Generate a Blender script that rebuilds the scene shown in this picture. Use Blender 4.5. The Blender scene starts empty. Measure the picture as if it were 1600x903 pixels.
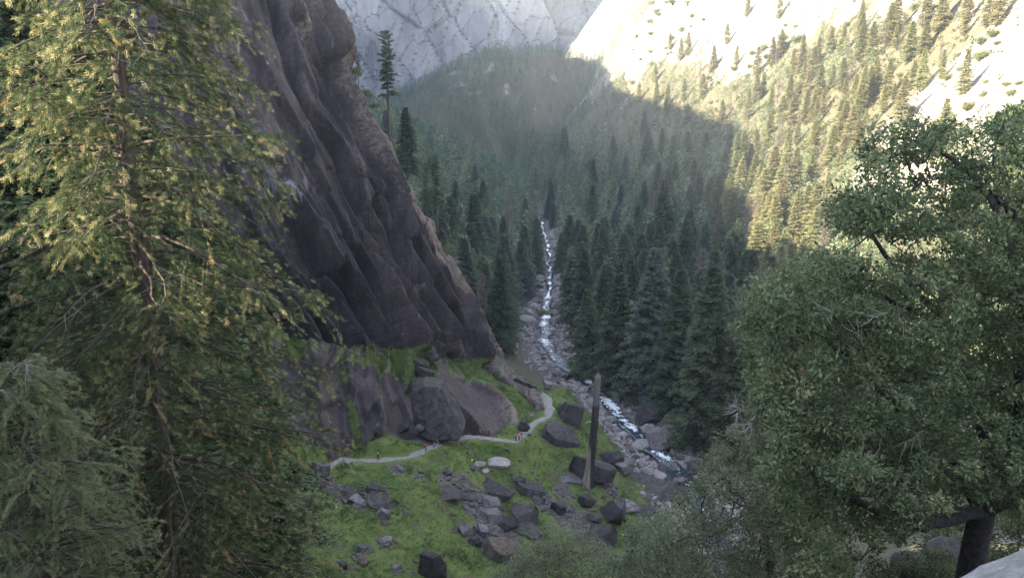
import bpy, bmesh, math
import numpy as np
from mathutils import Vector, Matrix
SC = bpy.context.scene
COL = SC.collection
R = math.radians
# ------------------------------------------------------------------ camera, sky, sun, exposure
PITCH = R(15.0); FPX = 1250.0
cam = bpy.data.cameras.new('camera'); cam.sensor_width = 36; cam.sensor_fit = 'HORIZONTAL'
cam.lens = 36 * FPX / 1600; cam.clip_start = 0.05; cam.clip_end = 9000
camo = bpy.data.objects.new('camera', cam); COL.objects.link(camo)
camo.location = (0, 0, 0); camo.rotation_euler = (R(90) - PITCH, 0, 0)
SC.camera = camo
SUN_PHI, SUN_EL = R(12.0), R(28.0)          # sun stands to the left, a little behind the viewer
S_DIR = Vector((-math.cos(SUN_PHI) * math.cos(SUN_EL), -math.sin(SUN_PHI) * math.cos(SUN_EL), math.sin(SUN_EL)))
w = bpy.data.worlds.new('World'); SC.world = w; w.use_nodes = True
nt = w.node_tree; nt.nodes.clear()
wo = nt.nodes.new('ShaderNodeOutputWorld'); bg = nt.nodes.new('ShaderNodeBackground')
sk = nt.nodes.new('ShaderNodeTexSky'); sk.sky_type = 'NISHITA'; sk.sun_disc = False
sk.sun_elevation = SUN_EL; sk.sun_rotation = math.atan2(S_DIR.x, S_DIR.y)
sk.air_density = 1.0; sk.dust_density = 1.0; sk.ozone_density = 1.0; sk.altitude = 1500
hsv = nt.nodes.new('ShaderNodeHueSaturation'); hsv.inputs['Saturation'].default_value = 0.62
nt.links.new(sk.outputs[0], hsv.inputs['Color']); nt.links.new(hsv.outputs[0], bg.inputs[0]); bg.inputs[1].default_value = 0.15
nt.links.new(bg.outputs[0], wo.inputs[0])
sl = bpy.data.lights.new('sun', 'SUN'); sl.energy = 5.0; sl.angle = R(0.53); sl.color = (1.0, 0.90, 0.70)
so = bpy.data.objects.new('sun', sl); COL.objects.link(so); so.location = (-300, -60, 300)
so.rotation_euler = S_DIR.to_track_quat('Z', 'Y').to_euler()
SC.view_settings.view_transform = 'Standard'; SC.view_settings.look = 'None'
SC.view_settings.gamma = 1.0; SC.view_settings.exposure = 2.9
try: SC.view_settings.use_curve_mapping = False
except Exception: pass
SC.render.engine = 'CYCLES'
SC.cycles.use_denoising = True
SC.cycles.max_bounces = 6; SC.cycles.diffuse_bounces = 3; SC.cycles.transparent_max_bounces = 8
SC.cycles.volume_bounces = 0
SC.cycles.use_adaptive_sampling = False

# ------------------------------------------------------------------ helpers
CP, SP = math.cos(PITCH), math.sin(PITCH)
def ray(u, v):
    dx = (u - 800) / FPX; dy = -(v - 451.5) / FPX
    return np.array([dx, CP + dy * SP, -SP + dy * CP])
def at(u, v, Y):
    d = ray(u, v); return d * (Y / d[1])
def project(P):
    P = np.asarray(P, float); x, y, z = P[..., 0], P[..., 1], P[..., 2]
    dep = y * CP - z * SP; upc = y * SP + z * CP
    dep = np.where(dep > 0.01, dep, 0.01)
    return 800 + FPX * x / dep, 451.5 - FPX * upc / dep, dep

def _h(ix, iy, iz, seed=0):
    with np.errstate(over='ignore'):
        n = (ix.astype(np.int64) * 374761393 + iy.astype(np.int64) * 668265263 + iz.astype(np.int64) * 1440662683 + seed * 974634777) & 0xFFFFFFFF
        n = ((n ^ (n >> 13)) * 1274126177) & 0xFFFFFFFF
        n = ((n ^ (n >> 15)) * 2246822519) & 0xFFFFFFFF
        n = n ^ (n >> 16)
    return n.astype(np.float64) / 4294967295.0
def vnoise(p, seed=0):
    p = np.asarray(p, float); f = np.floor(p); t = p - f; i = f.astype(np.int64)
    t = t * t * t * (t * (t * 6 - 15) + 10)
    r = 0
    for dx in (0, 1):
        wx = t[:, 0] if dx else 1 - t[:, 0]
        for dy in (0, 1):
            wy = t[:, 1] if dy else 1 - t[:, 1]
            for dz in (0, 1):
                wz = t[:, 2] if dz else 1 - t[:, 2]
                r = r + wx * wy * wz * _h(i[:, 0] + dx, i[:, 1] + dy, i[:, 2] + dz, seed)
    return r * 2 - 1
def fbm(p, octv=4, seed=0, gain=0.5):
    p = np.asarray(p, float); a, s, r = 1.0, 0.0, 0
    for k in range(octv):
        r = r + a * vnoise(p, seed + k * 7); s += a; a *= gain; p = p * 2.03 + 11.7
    return r / s
def fbm2(x, y, sc, octv=4, seed=0, gain=0.5):
    x = np.asarray(x, float); sh = x.shape
    return fbm(np.stack([x.ravel() / sc, np.asarray(y, float).ravel() / sc, np.zeros(x.size)], 1), octv, seed, gain).reshape(sh)
def voro(x, y, seed=0, jit=0.9):
    """2-D cells: returns three hashes of the nearest cell, the offset to its seed and F2-F1"""
    ix, iy = np.floor(x).astype(np.int64), np.floor(y).astype(np.int64)
    b1 = np.full(x.shape, 9.0); b2 = np.full(x.shape, 9.0)
    bx = np.zeros(x.shape, np.int64); by = bx.copy(); ox = np.zeros(x.shape); oy = ox.copy(); z0 = np.zeros(x.shape, np.int64)
    for dx in (-1, 0, 1):
        for dy in (-1, 0, 1):
            cx, cy = ix + dx, iy + dy
            px = cx + 0.5 + jit * (_h(cx, cy, z0, seed) - 0.5); py = cy + 0.5 + jit * (_h(cx, cy, z0 + 1, seed) - 0.5)
            d = np.hypot(x - px, y - py); m = d < b1
            b2 = np.where(m, b1, np.minimum(b2, d)); b1 = np.where(m, d, b1)
            bx = np.where(m, cx, bx); by = np.where(m, cy, by); ox = np.where(m, x - px, ox); oy = np.where(m, y - py, oy)
    return [_h(bx, by, z0 + k, seed + 5) for k in (2, 3, 4)], ox, oy, b2 - b1
def sstep(a, b, x):
    t = np.clip((x - a) / (b - a), 0, 1); return t * t * (3 - 2 * t)

def mk(name, V, F, mat=None, parent=None, smooth=False, attrs=None, link=True):
    V = np.asarray(V, np.float32); F = np.asarray(F, np.int32)
    me = bpy.data.meshes.new(name)
    me.vertices.add(len(V)); me.vertices.foreach_set('co', V.ravel())
    k = F.shape[1]
    me.loops.add(F.size); me.loops.foreach_set('vertex_index', F.ravel())
    me.polygons.add(len(F)); me.polygons.foreach_set('loop_start', np.arange(0, F.size, k, dtype=np.int32))
    me.update(calc_edges=True)
    me.polygons.foreach_set('use_smooth', np.full(len(F), bool(smooth)))
    for n, a in (attrs or {}).items():
        at_ = me.attributes.new(n, 'FLOAT', 'POINT'); at_.data.foreach_set('value', np.asarray(a, np.float32).ravel())
    if mat: me.materials.append(mat)
    o = bpy.data.objects.new(name, me)
    if link: COL.objects.link(o)
    if parent: o.parent = parent
    return o
def tag(o, label=None, cat=None, group=None, kind=None):
    if label: o['label'] = label
    if cat: o['category'] = cat
    if group: o['group'] = group
    if kind: o['kind'] = kind
    return o
def empty(name, loc, rz=0.0):
    o = bpy.data.objects.new(name, None); COL.objects.link(o); o.location = loc; o.rotation_euler = (0, 0, rz)
    o.empty_display_size = 0.5
    return o
def copy_tree(o, parent=None):
    c = o.copy(); COL.objects.link(c); c.parent = parent
    for ch in list(o.children): copy_tree(ch, c)
    return c
def gridF(n, m):
    i = np.arange(n - 1)[:, None] * m + np.arange(m - 1)[None]
    return np.stack([i, i + 1, i + m + 1, i + m], -1).reshape(-1, 4)
class MB:
    """collects triangles / quads (as triangles) of one mesh"""
    def __init__(s): s.V, s.F, s.A, s.n = [], [], [], 0
    def add(s, V, F, a=0.0):
        V = np.asarray(V, float); F = np.asarray(F, int)
        if F.shape[1] == 4: F = np.concatenate([F[:, [0, 1, 2]], F[:, [0, 2, 3]]])
        s.V.append(V); s.F.append(F + s.n); s.n += len(V)
        s.A.append(np.broadcast_to(np.asarray(a, float), (len(V),)))
    def tube(s, P, r, n=6, a=0.0, cap=True):
        P = np.asarray(P, float); r = np.broadcast_to(np.asarray(r, float), (len(P),))
        T = np.gradient(P, axis=0); T /= np.linalg.norm(T, axis=1)[:, None] + 1e-9
        ref = np.array([0.31, 0.22, 0.93]) if abs(T[0, 2]) < 0.9 else np.array([0.95, 0.3, 0.05])
        X = np.cross(T, ref); X /= np.linalg.norm(X, axis=1)[:, None] + 1e-9
        Y = np.cross(T, X)
        th = np.arange(n) * 2 * math.pi / n
        V = P[:, None] + r[:, None, None] * (np.cos(th)[None, :, None] * X[:, None] + np.sin(th)[None, :, None] * Y[:, None])
        V = V.reshape(-1, 3); F = []
        for i in range(len(P) - 1):
            for j in range(n):
                k = (j + 1) % n; F.append((i * n + j, i * n + k, (i + 1) * n + k, (i + 1) * n + j))
        s.add(V, F, a)
        if cap:
            e = len(P) - 1
            s.add(np.vstack([V[e * n:], P[e] + T[e] * r[e] * .3]), [(j, (j + 1) % n, n) for j in range(n)], a)
    def build(s, name, mat, parent=None, smooth=False, attr='tint', link=True):
        return mk(name, np.concatenate(s.V), np.concatenate(s.F), mat, parent, smooth, {attr: np.concatenate(s.A)}, link)
def scatter(TV, TF, P, X, Y, Z, tint):
    """copies of a small template (TV,TF) at points P with axes X,Y,Z -> V,F,attr"""
    V = P[:, None] + TV[None, :, 0, None] * X[:, None] + TV[None, :, 1, None] * Y[:, None] + TV[None, :, 2, None] * Z[:, None]
    F = TF[None] + (np.arange(len(P)) * len(TV))[:, None, None]
    return V.reshape(-1, 3), F.reshape(-1, TF.shape[1]), np.repeat(tint, len(TV))
def unit(v): return v / (np.linalg.norm(v, axis=-1, keepdims=True) + 1e-9)

# ------------------------------------------------------------------ materials
class NT:
    def __init__(s, name):
        s.m = bpy.data.materials.new(name); s.m.use_nodes = True; s.t = s.m.node_tree; s.t.nodes.clear()
        s.out = s.n('ShaderNodeOutputMaterial'); s.b = s.n('ShaderNodeBsdfPrincipled')
        s.l(s.b.outputs[0], s.out.inputs[0]); s.b.inputs['Specular IOR Level'].default_value = 0.3
    def n(s, t, **k):
        x = s.t.nodes.new(t)
        for a, b in k.items(): setattr(x, a, b)
        return x
    def l(s, a, b): s.t.links.new(a, b)
    def put(s, sock, v):
        if hasattr(v, 'is_output') or isinstance(v, bpy.types.NodeSocket): s.l(v, sock)
        else: sock.default_value = v
    def attr(s, name): return s.n('ShaderNodeAttribute', attribute_name=name).outputs['Fac']
    def geo(s): return s.n('ShaderNodeNewGeometry')
    def pos(s): return s.geo().outputs['Position']
    def obj(s): return s.n('ShaderNodeTexCoord').outputs['Object']
    def rnd(s): return s.n('ShaderNodeObjectInfo').outputs['Random']
    def mapping(s, v, scale=(1, 1, 1), rot=(0, 0, 0)):
        m = s.n('ShaderNodeMapping'); s.l(v, m.inputs[0]); m.inputs['Scale'].default_value = scale; m.inputs['Rotation'].default_value = rot
        return m.outputs[0]
    def noise(s, v, scale, detail=5, rough=0.55, dist=0.0):
        x = s.n('ShaderNodeTexNoise'); s.l(v, x.inputs['Vector']); x.inputs['Scale'].default_value = scale
        x.inputs['Detail'].default_value = detail; x.inputs['Roughness'].default_value = rough; x.inputs['Distortion'].default_value = dist
        return x.outputs[0]
    def vor(s, v, scale, feat='F1'):
        x = s.n('ShaderNodeTexVoronoi', feature=feat); s.l(v, x.inputs['Vector']); x.inputs['Scale'].default_value = scale
        return x.outputs[0]
    def ramp(s, f, *st):
        r = s.n('ShaderNodeValToRGB'); s.put(r.inputs[0], f); e = r.color_ramp.elements
        while len(e) < len(st): e.new(0.5)
        for i, (p, c) in enumerate(st):
            e[i].position = p; e[i].color = (*c, 1) if len(c) == 3 else c
        return r.outputs[0]
    def step(s, f, a, b):
        r = s.n('ShaderNodeMapRange', interpolation_type='SMOOTHSTEP'); s.put(r.inputs[0], f); r.inputs[1].default_value = a; r.inputs[2].default_value = b
        return r.outputs[0]
    def mix(s, f, a, b, bt='MIX'):
        x = s.n('ShaderNodeMix', data_type='RGBA', blend_type=bt); s.put(x.inputs[0], f)
        for i, c in ((6, a), (7, b)):
            if isinstance(c, tuple): x.inputs[i].default_value = (*c, 1) if len(c) == 3 else c
            else: s.l(c, x.inputs[i])
        return x.outputs[2]
    def math(s, op, a, b=0.0, clamp=False):
        x = s.n('ShaderNodeMath', operation=op, use_clamp=clamp); s.put(x.inputs[0], a); s.put(x.inputs[1], b); return x.outputs[0]
    def bump(s, h, dist, strength=1.0):
        x = s.n('ShaderNodeBump'); x.inputs['Strength'].default_value = strength; x.inputs['Distance'].default_value = dist
        s.l(h, x.inputs['Height']); s.l(x.outputs[0], s.b.inputs['Normal'])
    def fin(s, col, rough=0.85):
        s.put(s.b.inputs['Base Color'], (*col, 1) if isinstance(col, tuple) and len(col) == 3 else col); s.put(s.b.inputs['Roughness'], rough)
        return s.m
def foliage(name, stops, transl=0.35, rough=0.6, var=0.25):
    k = NT(name)
    c = k.ramp(k.attr('tint'), *stops)
    hs = k.n('ShaderNodeHueSaturation'); k.l(c, hs.inputs['Color'])
    rn = k.rnd()
    k.l(k.math('ADD', k.math('MULTIPLY', rn, var), 1 - var / 2), hs.inputs['Value'])
    k.l(k.math('ADD', k.math('MULTIPLY', k.math('FRACT', k.math('MULTIPLY', rn, 37.7)), 0.05), 0.475), hs.inputs['Hue'])
    k.fin(hs.outputs[0], rough)
    tr = k.n('ShaderNodeBsdfTranslucent'); k.l(hs.outputs[0], tr.inputs[0])
    mx = k.n('ShaderNodeMixShader'); mx.inputs[0].default_value = transl
    k.l(k.b.outputs[0], mx.inputs[1]); k.l(tr.outputs[0], mx.inputs[2]); k.l(mx.outputs[0], k.out.inputs[0])
    return k.m
# ------------------------------------------------------------------ terrain heights
RY = np.array([60, 100, 150, 179, 200, 237, 275, 300, 338, 440, 539, 649, 800, 1000, 1300, 1700.])
RX = np.array([46, 46, 46, 46, 44, 37, 29, 20, 14, 21, 25.6, 27, 20, 0, -60, -120.])
RZ = np.array([-98, -99, -100, -102, -105, -108, -110, -111.5, -114, -118, -121, -124, -128, -133, -140, -145.])
def xr(y): return np.interp(y, RY, RX)
def zr(y): return np.interp(y, RY, RZ)
TRAIL = np.array([at(*p) for p in ((385, 815, 113), (410, 800, 118), (448, 782, 126), (490, 745, 138), (530, 718, 146.5), (590, 719, 149), (640, 714, 151), (668, 702, 156), (690, 692, 162), (730, 683, 166), (780, 686, 168), (806, 690, 169), (822, 674, 176), (836, 660, 183), (857, 650, 188), (858, 638, 193), (850, 622, 201), (843, 613, 207))])
def resample(P, n):
    d = np.r_[0, np.cumsum(np.linalg.norm(np.diff(P, axis=0), axis=1))]
    s = np.linspace(0, d[-1], n); return np.stack([np.interp(s, d, P[:, i]) for i in range(3)], 1)
TRAILD = resample(TRAIL, 220)
_cp = [tuple(p) for p in TRAIL]
for p in ((540, 800, 130), (600, 850, 122), (680, 880, 122), (500, 880, 112), (770, 760, 155), (765, 722, 163), (850, 760, 162), (830, 830, 143),
          (920, 758, 165), (950, 830, 150), (980, 760, 172), (760, 860, 132), (900, 690, 182), (850, 700, 174), (880, 650, 197), (640, 770, 140), (700, 730, 152), (870, 605, 216),
          (945, 690, 192), (607, 678, 154.5), (560, 740, 143)):
    _cp.append(tuple(at(*p)))
for y in (110, 130, 150, 170, 190, 210, 230, 250, 270): _cp.append((float(xr(y)) - 9, y, float(zr(y)) + .8)); _cp.append((float(xr(y)) + 4, y, float(zr(y))))
_cp += [(10, 235, -97), (2, 265, -106), (-60, 130, -66), (-62, 108, -62), (-48, 165, -80), (-22, 188, -88), (0, 206, -92), (-30, 230, -95), (-12, 255, -102), (-85, 120, -45), (-85, 180, -50), (0, 108, -84), (25, 108, -93), (-30, 100, -73), (20, 128, -92)]
for p in ((500, 704, 146), (570, 700, 152), (640, 696, 159), (700, 690, 163), (748, 686, 166), (800, 665, 176), (848, 640, 190), (420, 650, 138)):
    q = at(*p); _cp.append((q[0], q[1] + 1, q[2])); _cp.append((q[0], q[1] + 8, q[2] - 6))
_cp = np.array(_cp)
def _tps(P, z):
    n = len(P); d = np.linalg.norm(P[:, None] - P[None], axis=2); K = d * d * np.log(d + 1e-6)
    A = np.zeros((n + 3, n + 3)); A[:n, :n] = K + np.eye(n) * 4.0; A[:n, n] = 1; A[:n, n + 1:] = P; A[n, :n] = 1; A[n + 1:, :n] = P.T
    return np.linalg.solve(A, np.r_[z, 0, 0, 0])
_tw = _tps(_cp[:, :2], _cp[:, 2])
def slopeZ(x, y):
    x = np.asarray(x, float); y = np.asarray(y, float); sh = np.broadcast(x, y).shape
    Q = np.stack([np.broadcast_to(x, sh).ravel(), np.broadcast_to(y, sh).ravel()], 1); out = np.zeros(len(Q))
    for a in range(0, len(Q), 40000):
        q = Q[a:a + 40000]; d2 = ((q[:, None] - _cp[None, :, :2]) ** 2).sum(2)
        out[a:a + 40000] = (0.5 * d2 * np.log(d2 + 1e-9)) @ _tw[:-3] + _tw[-3] + q @ _tw[-2:]
    return out.reshape(sh)
def trail_dist(x, y):
    x = np.asarray(x, float); y = np.asarray(y, float); d = np.full(x.shape, 1e3); z = np.zeros(x.shape)
    m = (x > -50) & (x < 20) & (y > 100) & (y < 220)
    if m.any():
        q = np.stack([x[m], y[m]], 1); D = np.linalg.norm(q[:, None] - TRAILD[None, :, :2], axis=2); i = D.argmin(1)
        d[m] = D[np.arange(len(q)), i]; z[m] = TRAILD[i, 2]
    return d, z
def G(x, y, fine=True):
    x = np.asarray(x, float); y = np.asarray(y, float); x, y = np.broadcast_arrays(x, y)
    cx, cz = xr(y), zr(y)
    sw = np.clip(y - 700, 0, 315) * .28 - np.clip(y - 1020, 0, 400) * .15
    d = x - cx
    dr = np.maximum(d + sw - np.where(y > 700, 18, 0) * sstep(700, 900, y), 0)
    right = cz + np.minimum(d, 13) * .05 + .16 * np.maximum(dr - 13, 0) + .0035 * np.maximum(dr - 40, 0) ** 2
    steep = cz + 4 + 200 + (dr - 262) * 1.35
    right = np.where(dr > 262, np.minimum(right, steep), right); right = np.where(right > 250, 250 + 130 * np.tanh((right - 250) / 130), right)
    kn = 172 * np.exp(-((x - 35) / 290.) ** 2) * sstep(1030, 1345, y) * (1 - .25 * sstep(1400, 1700, y))
    dl = np.maximum(-d, 0)
    left = cz + .05 * np.minimum(dl, 14) + .5 * np.maximum(dl - 15, 0)
    base = np.where(d > 0, right, left)
    # the grassy slope under the cliff
    m = (d < 4) & (y < 300) & (y > 40) & (x > -110)
    if m.any():
        yy = np.clip(y[m], 106, 275); sz = slopeZ(np.clip(x[m], -88, 60), yy) + .9 * np.maximum(-88 - x[m], 0) * .8
        wgt = (1 - sstep(255, 290, y[m])) * (1 - sstep(-2, 4, d[m]))
        base = base.copy(); base[m] = base[m] * (1 - wgt) + sz * wgt
    far = y > 1000
    base = np.where(far, np.maximum(base, cz + kn), base)
    ang = x / np.maximum(y, 4)
    slope = .78 - .17 * sstep(.35, .6, ang) + .06 * sstep(0, -.4, ang)
    near = -2.5 - slope * np.maximum(y - 1.2, 0) - .25 * np.maximum(-y - 20, 0)
    k = 2.0
    base = np.where(y < 170, np.logaddexp(np.clip((base - near) / k, -60, 60), 0) * k + near, base)
    if fine:
        nf = fbm2(x, y, 6.0, 4, 3) * .8 + np.abs(fbm2(x, y, 3.2, 2, 4)) * .5 + fbm2(x, y, 55., 3, 9) * np.clip((y - 230) / 200, 0, 1) * 7
        wild = sstep(25, 90, dr) * sstep(200, 400, y)
        nf = nf + wild * fbm2(x, y, 28., 4, 17) * 6
        td, tz = trail_dist(x, y)
        tw = 1 - sstep(1.2, 2.6, td)
        nf = nf * (1 - tw)
        rv = 1 - sstep(5, 13, np.abs(d))
        nf = nf * (1 - .8 * rv) - 1.5 * (1 - sstep(2.2, 6, np.abs(d)))
        base = base + nf
        base = base * (1 - tw) + (tz - .05) * tw
    return base
def on_knoll(x, y):
    cx, cz = xr(y), zr(y); dr = np.maximum(x - cx + np.clip(y - 700, 0, 315) * .28 - np.clip(y - 1020, 0, 400) * .15 - 18, 0)
    return ((y > 1000) & (172 * np.exp(-((x - 35) / 290.) ** 2) * sstep(1030, 1345, y) > .16 * np.maximum(dr - 9, 0) + .0035 * np.maximum(dr - 40, 0) ** 2 - 3)) * 1.0
def hit(u, v, y0=60., y1=700.):
    Y = np.arange(y0, y1, .4); d = ray(u, v); x = d[0] / d[1] * Y; z = d[2] / d[1] * Y
    g = G(x, Y); i = np.argmax(g > z)
    return np.array([x[i], Y[i], g[i]])

# ------------------------------------------------------------------ rock and ground materials
def mat_ground():
    k = NT('ground_surface'); p = k.pos()
    n1 = k.noise(p, .25, 6); n2 = k.noise(p, 1.7, 5, .65); n3 = k.noise(p, .05, 4)
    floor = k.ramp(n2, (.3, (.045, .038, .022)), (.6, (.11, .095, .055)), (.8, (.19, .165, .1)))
    grass = k.ramp(k.math('ADD', k.math('MULTIPLY', n1, .6), k.math('MULTIPLY', n2, .4)), (.32, (.04, .058, .014)), (.45, (.072, .108, .024)), (.58, (.105, .135, .036)), (.7, (.16, .14, .065)))
    scr = k.ramp(n2, (.3, (.05, .042, .04)), (.55, (.11, .095, .085)), (.75, (.17, .15, .135)))
    gran = k.ramp(k.math('ADD', k.math('MULTIPLY', k.noise(k.mapping(p, (1, 1, .25)), .12, 6, .65), .7), k.math('MULTIPLY', n2, .3)), (.32, (.1, .08, .06)), (.48, (.22, .19, .155)), (.7, (.32, .285, .235)))
    trl = k.ramp(k.noise(p, 2.5, 5, .7), (.3, (.13, .115, .105)), (.55, (.21, .19, .175)), (.75, (.3, .28, .265)))
    col = k.mix(k.step(k.math('ADD', k.attr('grass'), k.math('MULTIPLY', k.math('SUBTRACT', n1, .5), 1.3)), .35, .65), floor, grass)
    col = k.mix(k.step(k.math('ADD', k.attr('scree'), k.math('MULTIPLY', k.math('SUBTRACT', n2, .5), 1.2)), .4, .6), col, scr)
    col = k.mix(k.step(k.math('ADD', k.attr('granite'), k.math('MULTIPLY', k.math('SUBTRACT', n1, .5), 1.1)), .42, .6), col, gran)
    col = k.mix(k.step(k.math('ADD', k.attr('trail'), k.math('MULTIPLY', k.math('SUBTRACT', n2, .5), .7)), .4, .6), col, trl)
    k.bump(k.noise(p, 2.2, 8, .7), .35, .9)
    return k.fin(col, .9)
def rock_mat(name, dark, mid, light, scale=1.0, streak=True, speck=.0, tan=None, grassy=False):
    k = NT(name); p = k.pos()
    st = k.noise(k.mapping(p, (1, 1, .12), (0, R(28), 0)), .22 * scale, 6, .65)
    n2 = k.noise(p, .9 * scale, 7, .7); n3 = k.noise(p, .06 * scale, 4)
    f = k.math('ADD', k.math('MULTIPLY', st, .5), k.math('MULTIPLY', n2, .3)); f = k.math('ADD', f, k.math('MULTIPLY', n3, .2))
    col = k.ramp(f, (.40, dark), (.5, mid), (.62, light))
    if tan:
        col = k.mix(k.math('MULTIPLY', k.step(k.attr('slab'), .25, .8), .55), col, k.ramp(n2, (.3, (.05, .036, .035)), (.7, (.11, .082, .076))))
        col = k.mix(k.step(k.math('ADD', k.attr('tan'), k.math('MULTIPLY', k.math('SUBTRACT', n2, .5), .9)), .35, .75), col, k.ramp(n2, (.3, tan[0]), (.7, tan[1])))
    if streak:
        w_ = k.noise(k.mapping(p, (1.6, 1.6, .045)), .35, 4, .6)
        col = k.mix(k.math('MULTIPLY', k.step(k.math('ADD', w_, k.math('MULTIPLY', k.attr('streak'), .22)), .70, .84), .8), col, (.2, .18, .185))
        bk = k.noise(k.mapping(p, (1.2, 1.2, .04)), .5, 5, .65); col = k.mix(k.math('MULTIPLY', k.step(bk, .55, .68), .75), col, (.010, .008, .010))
        sp = k.math('MULTIPLY', k.step(k.noise(p, 1.4, 4, .75), .66, .74), k.step(n3, .45, .6))
        col = k.mix(k.math('MULTIPLY', sp, speck), col, (.33, .32, .31))
    if grassy:
        gr = k.ramp(n2, (.3, (.04, .065, .016)), (.5, (.085, .12, .028)), (.7, (.14, .145, .055)))
        col = k.mix(k.step(k.math('ADD', k.attr('grass'), k.math('MULTIPLY', k.math('SUBTRACT', n2, .5), 1.2)), .4, .62), col, gr)
    k.bump(k.noise(p, 1.1 * scale, 9, .72), .5 / scale, .8)
    return k.fin(col, .82)
M_GROUND = mat_ground()
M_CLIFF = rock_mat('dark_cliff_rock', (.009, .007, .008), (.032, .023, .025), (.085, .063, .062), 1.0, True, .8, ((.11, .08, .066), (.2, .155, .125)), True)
M_BLOCK = rock_mat('dark_block_rock', (.03, .024, .027), (.065, .055, .057), (.12, .105, .105), 2.0, False)

# ------------------------------------------------------------------ ground: one sheet, finer near the viewer
na, nr = 760, 900
th = np.linspace(R(-66), R(66), na)
th = th * (0.62 + 0.38 * (np.abs(th) / R(66)) ** 1.5)
r1 = np.geomspace(42, 130, 70)[:-1]; r2 = np.linspace(130, 330, 440)[:-1]; r3 = np.geomspace(330, 3600, nr - 70 - 440 + 2)
rr = np.r_[r1, r2, r3]; nr = len(rr)
TH, RR = np.meshgrid(th, rr)
GX = np.sin(TH) * RR; GY = np.cos(TH) * RR - 60.
GZ = G(GX, GY)
d_ = GX - xr(GY)
td_, _ = trail_dist(GX, GY)
a_trail = 1 - sstep(.8, 2.0, td_ + .5 * fbm2(GX, GY, 2.5, 3, 41))
u_, v_, _ = project(np.stack([GX, GY, GZ], -1))
# side clearing with the low stone wall, and the paved bits beside the path
a_trail = np.maximum(a_trail, 1 - sstep(2.4, 4.2, np.hypot(GX + 19.0, GY - 158)))
slope_zone = (GX < xr(GY) - 8) & (GY < 262) & (GY > 95) & (GX > -100)
a_grass = slope_zone * (1 - sstep(-12, -6, d_)) * .98
gul = np.zeros_like(GX)
for (pu, pv, pr) in ((760, 800, 9), (775, 840, 9), (735, 770, 6), (700, 760, 5), (860, 790, 8), (890, 810, 9), (915, 835, 9), (720, 745, 3), (655, 745, 3), (525, 765, 4), (500, 752, 4), (880, 770, 6), (950, 760, 6), (620, 735, 4)):
    q = hit(pu, pv)
    gul = np.maximum(gul, np.exp(-(((GX - q[0]) ** 2 + (GY - q[1]) ** 2) / (pr * .5) ** 2)))
nz = fbm2(GX, GY, 4.5, 4, 21)
a_scree = np.clip(gul * 1.0 + .35 * nz, 0, 1) * slope_zone
a_scree = np.maximum(a_scree, (1 - sstep(10, 17, np.abs(d_))) * (GY < 900) * .95)
a_grass = a_grass * (1 - a_scree * .6) * (.8 + .3 * fbm2(GX, GY, 9, 3, 5))
dr_ = np.maximum(d_ + np.clip(GY - 700, 0, 315) * .28 - 18 * sstep(700, 900, GY), 0)
a_gran = sstep(180, 235, dr_ - 22 * (GY < 700) + 40 * fbm2(GX, GY, 40, 4, 31)) * (GY > 120) * (1 - on_knoll(GX, GY))
a_gran = np.maximum(a_gran, .75 * (fbm2(GX, GY, 30, 4, 77) > .34) * (GY > 1000) * (GX < 300) * sstep(-150, 40, GZ))
_q = hit(1545, 135, 150, 900)
def dome(x, y): return np.exp(-(((x - _q[0]) / 62) ** 2 + ((y - _q[1]) / 95) ** 2) ** 2)
a_gran = np.maximum(a_gran, 1.2 * np.exp(-(((GX - _q[0]) / 48) ** 2 + ((GY - _q[1]) / 75) ** 2) ** 2))
a_gran = np.where((GY < 60) & (GX > 1), .15, a_gran)
gob = mk('ground', np.stack([GX, GY, GZ], -1).reshape(-1, 3), gridF(nr, na)[:, ::-1], M_GROUND, None, True,
   dict(grass=a_grass.ravel(), scree=a_scree.ravel(), granite=a_gran.ravel(), trail=np.where(td_ < 3, 0, a_trail).ravel()))
tag(gob, kind='structure')

# the path itself: a worn sandy ribbon, slightly above the ground
n = 420; PT = resample(TRAIL, n); T = np.gradient(PT[:, :2], axis=0); T = unit(T); N2 = np.stack([-T[:, 1], T[:, 0]], 1)
rows = []
rg = np.random.default_rng(4)
wl = .95 + .75 * fbm(np.stack([np.arange(n) / 9., np.zeros(n), np.zeros(n)], 1), 3, 61); wr = .95 + .75 * fbm(np.stack([np.arange(n) / 9., np.ones(n) * 9, np.zeros(n)], 1), 3, 62)
wl = wl + .9 * np.exp(-((np.arange(n) - 395) / 25.) ** 2); wr = wr + .9 * np.exp(-((np.arange(n) - 395) / 25.) ** 2)
for s in np.linspace(-1, 1, 9):
    wd = np.where(s < 0, wl, wr) * s
    q = PT[:, :2] + N2 * wd[:, None]
    rows.append(np.c_[q, PT[:, 2] + .10 - .09 * s * s + .05 * fbm2(q[:, 0], q[:, 1], .8, 3, 8)])
def mat_path():
    k = NT('worn_path'); p = k.pos(); n_ = k.noise(p, 1.6, 6, .7)
    c = k.ramp(n_, (.3, (.1, .088, .08)), (.5, (.19, .17, .16)), (.72, (.31, .29, .28)))
    k.bump(k.noise(p, 5, 5, .7), .12, .8); return k.fin(c, .92)
tag(mk('path', np.array(rows).transpose(1, 0, 2).reshape(-1, 3), gridF(n, 9), mat_path(), None, True), kind='structure')

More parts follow.
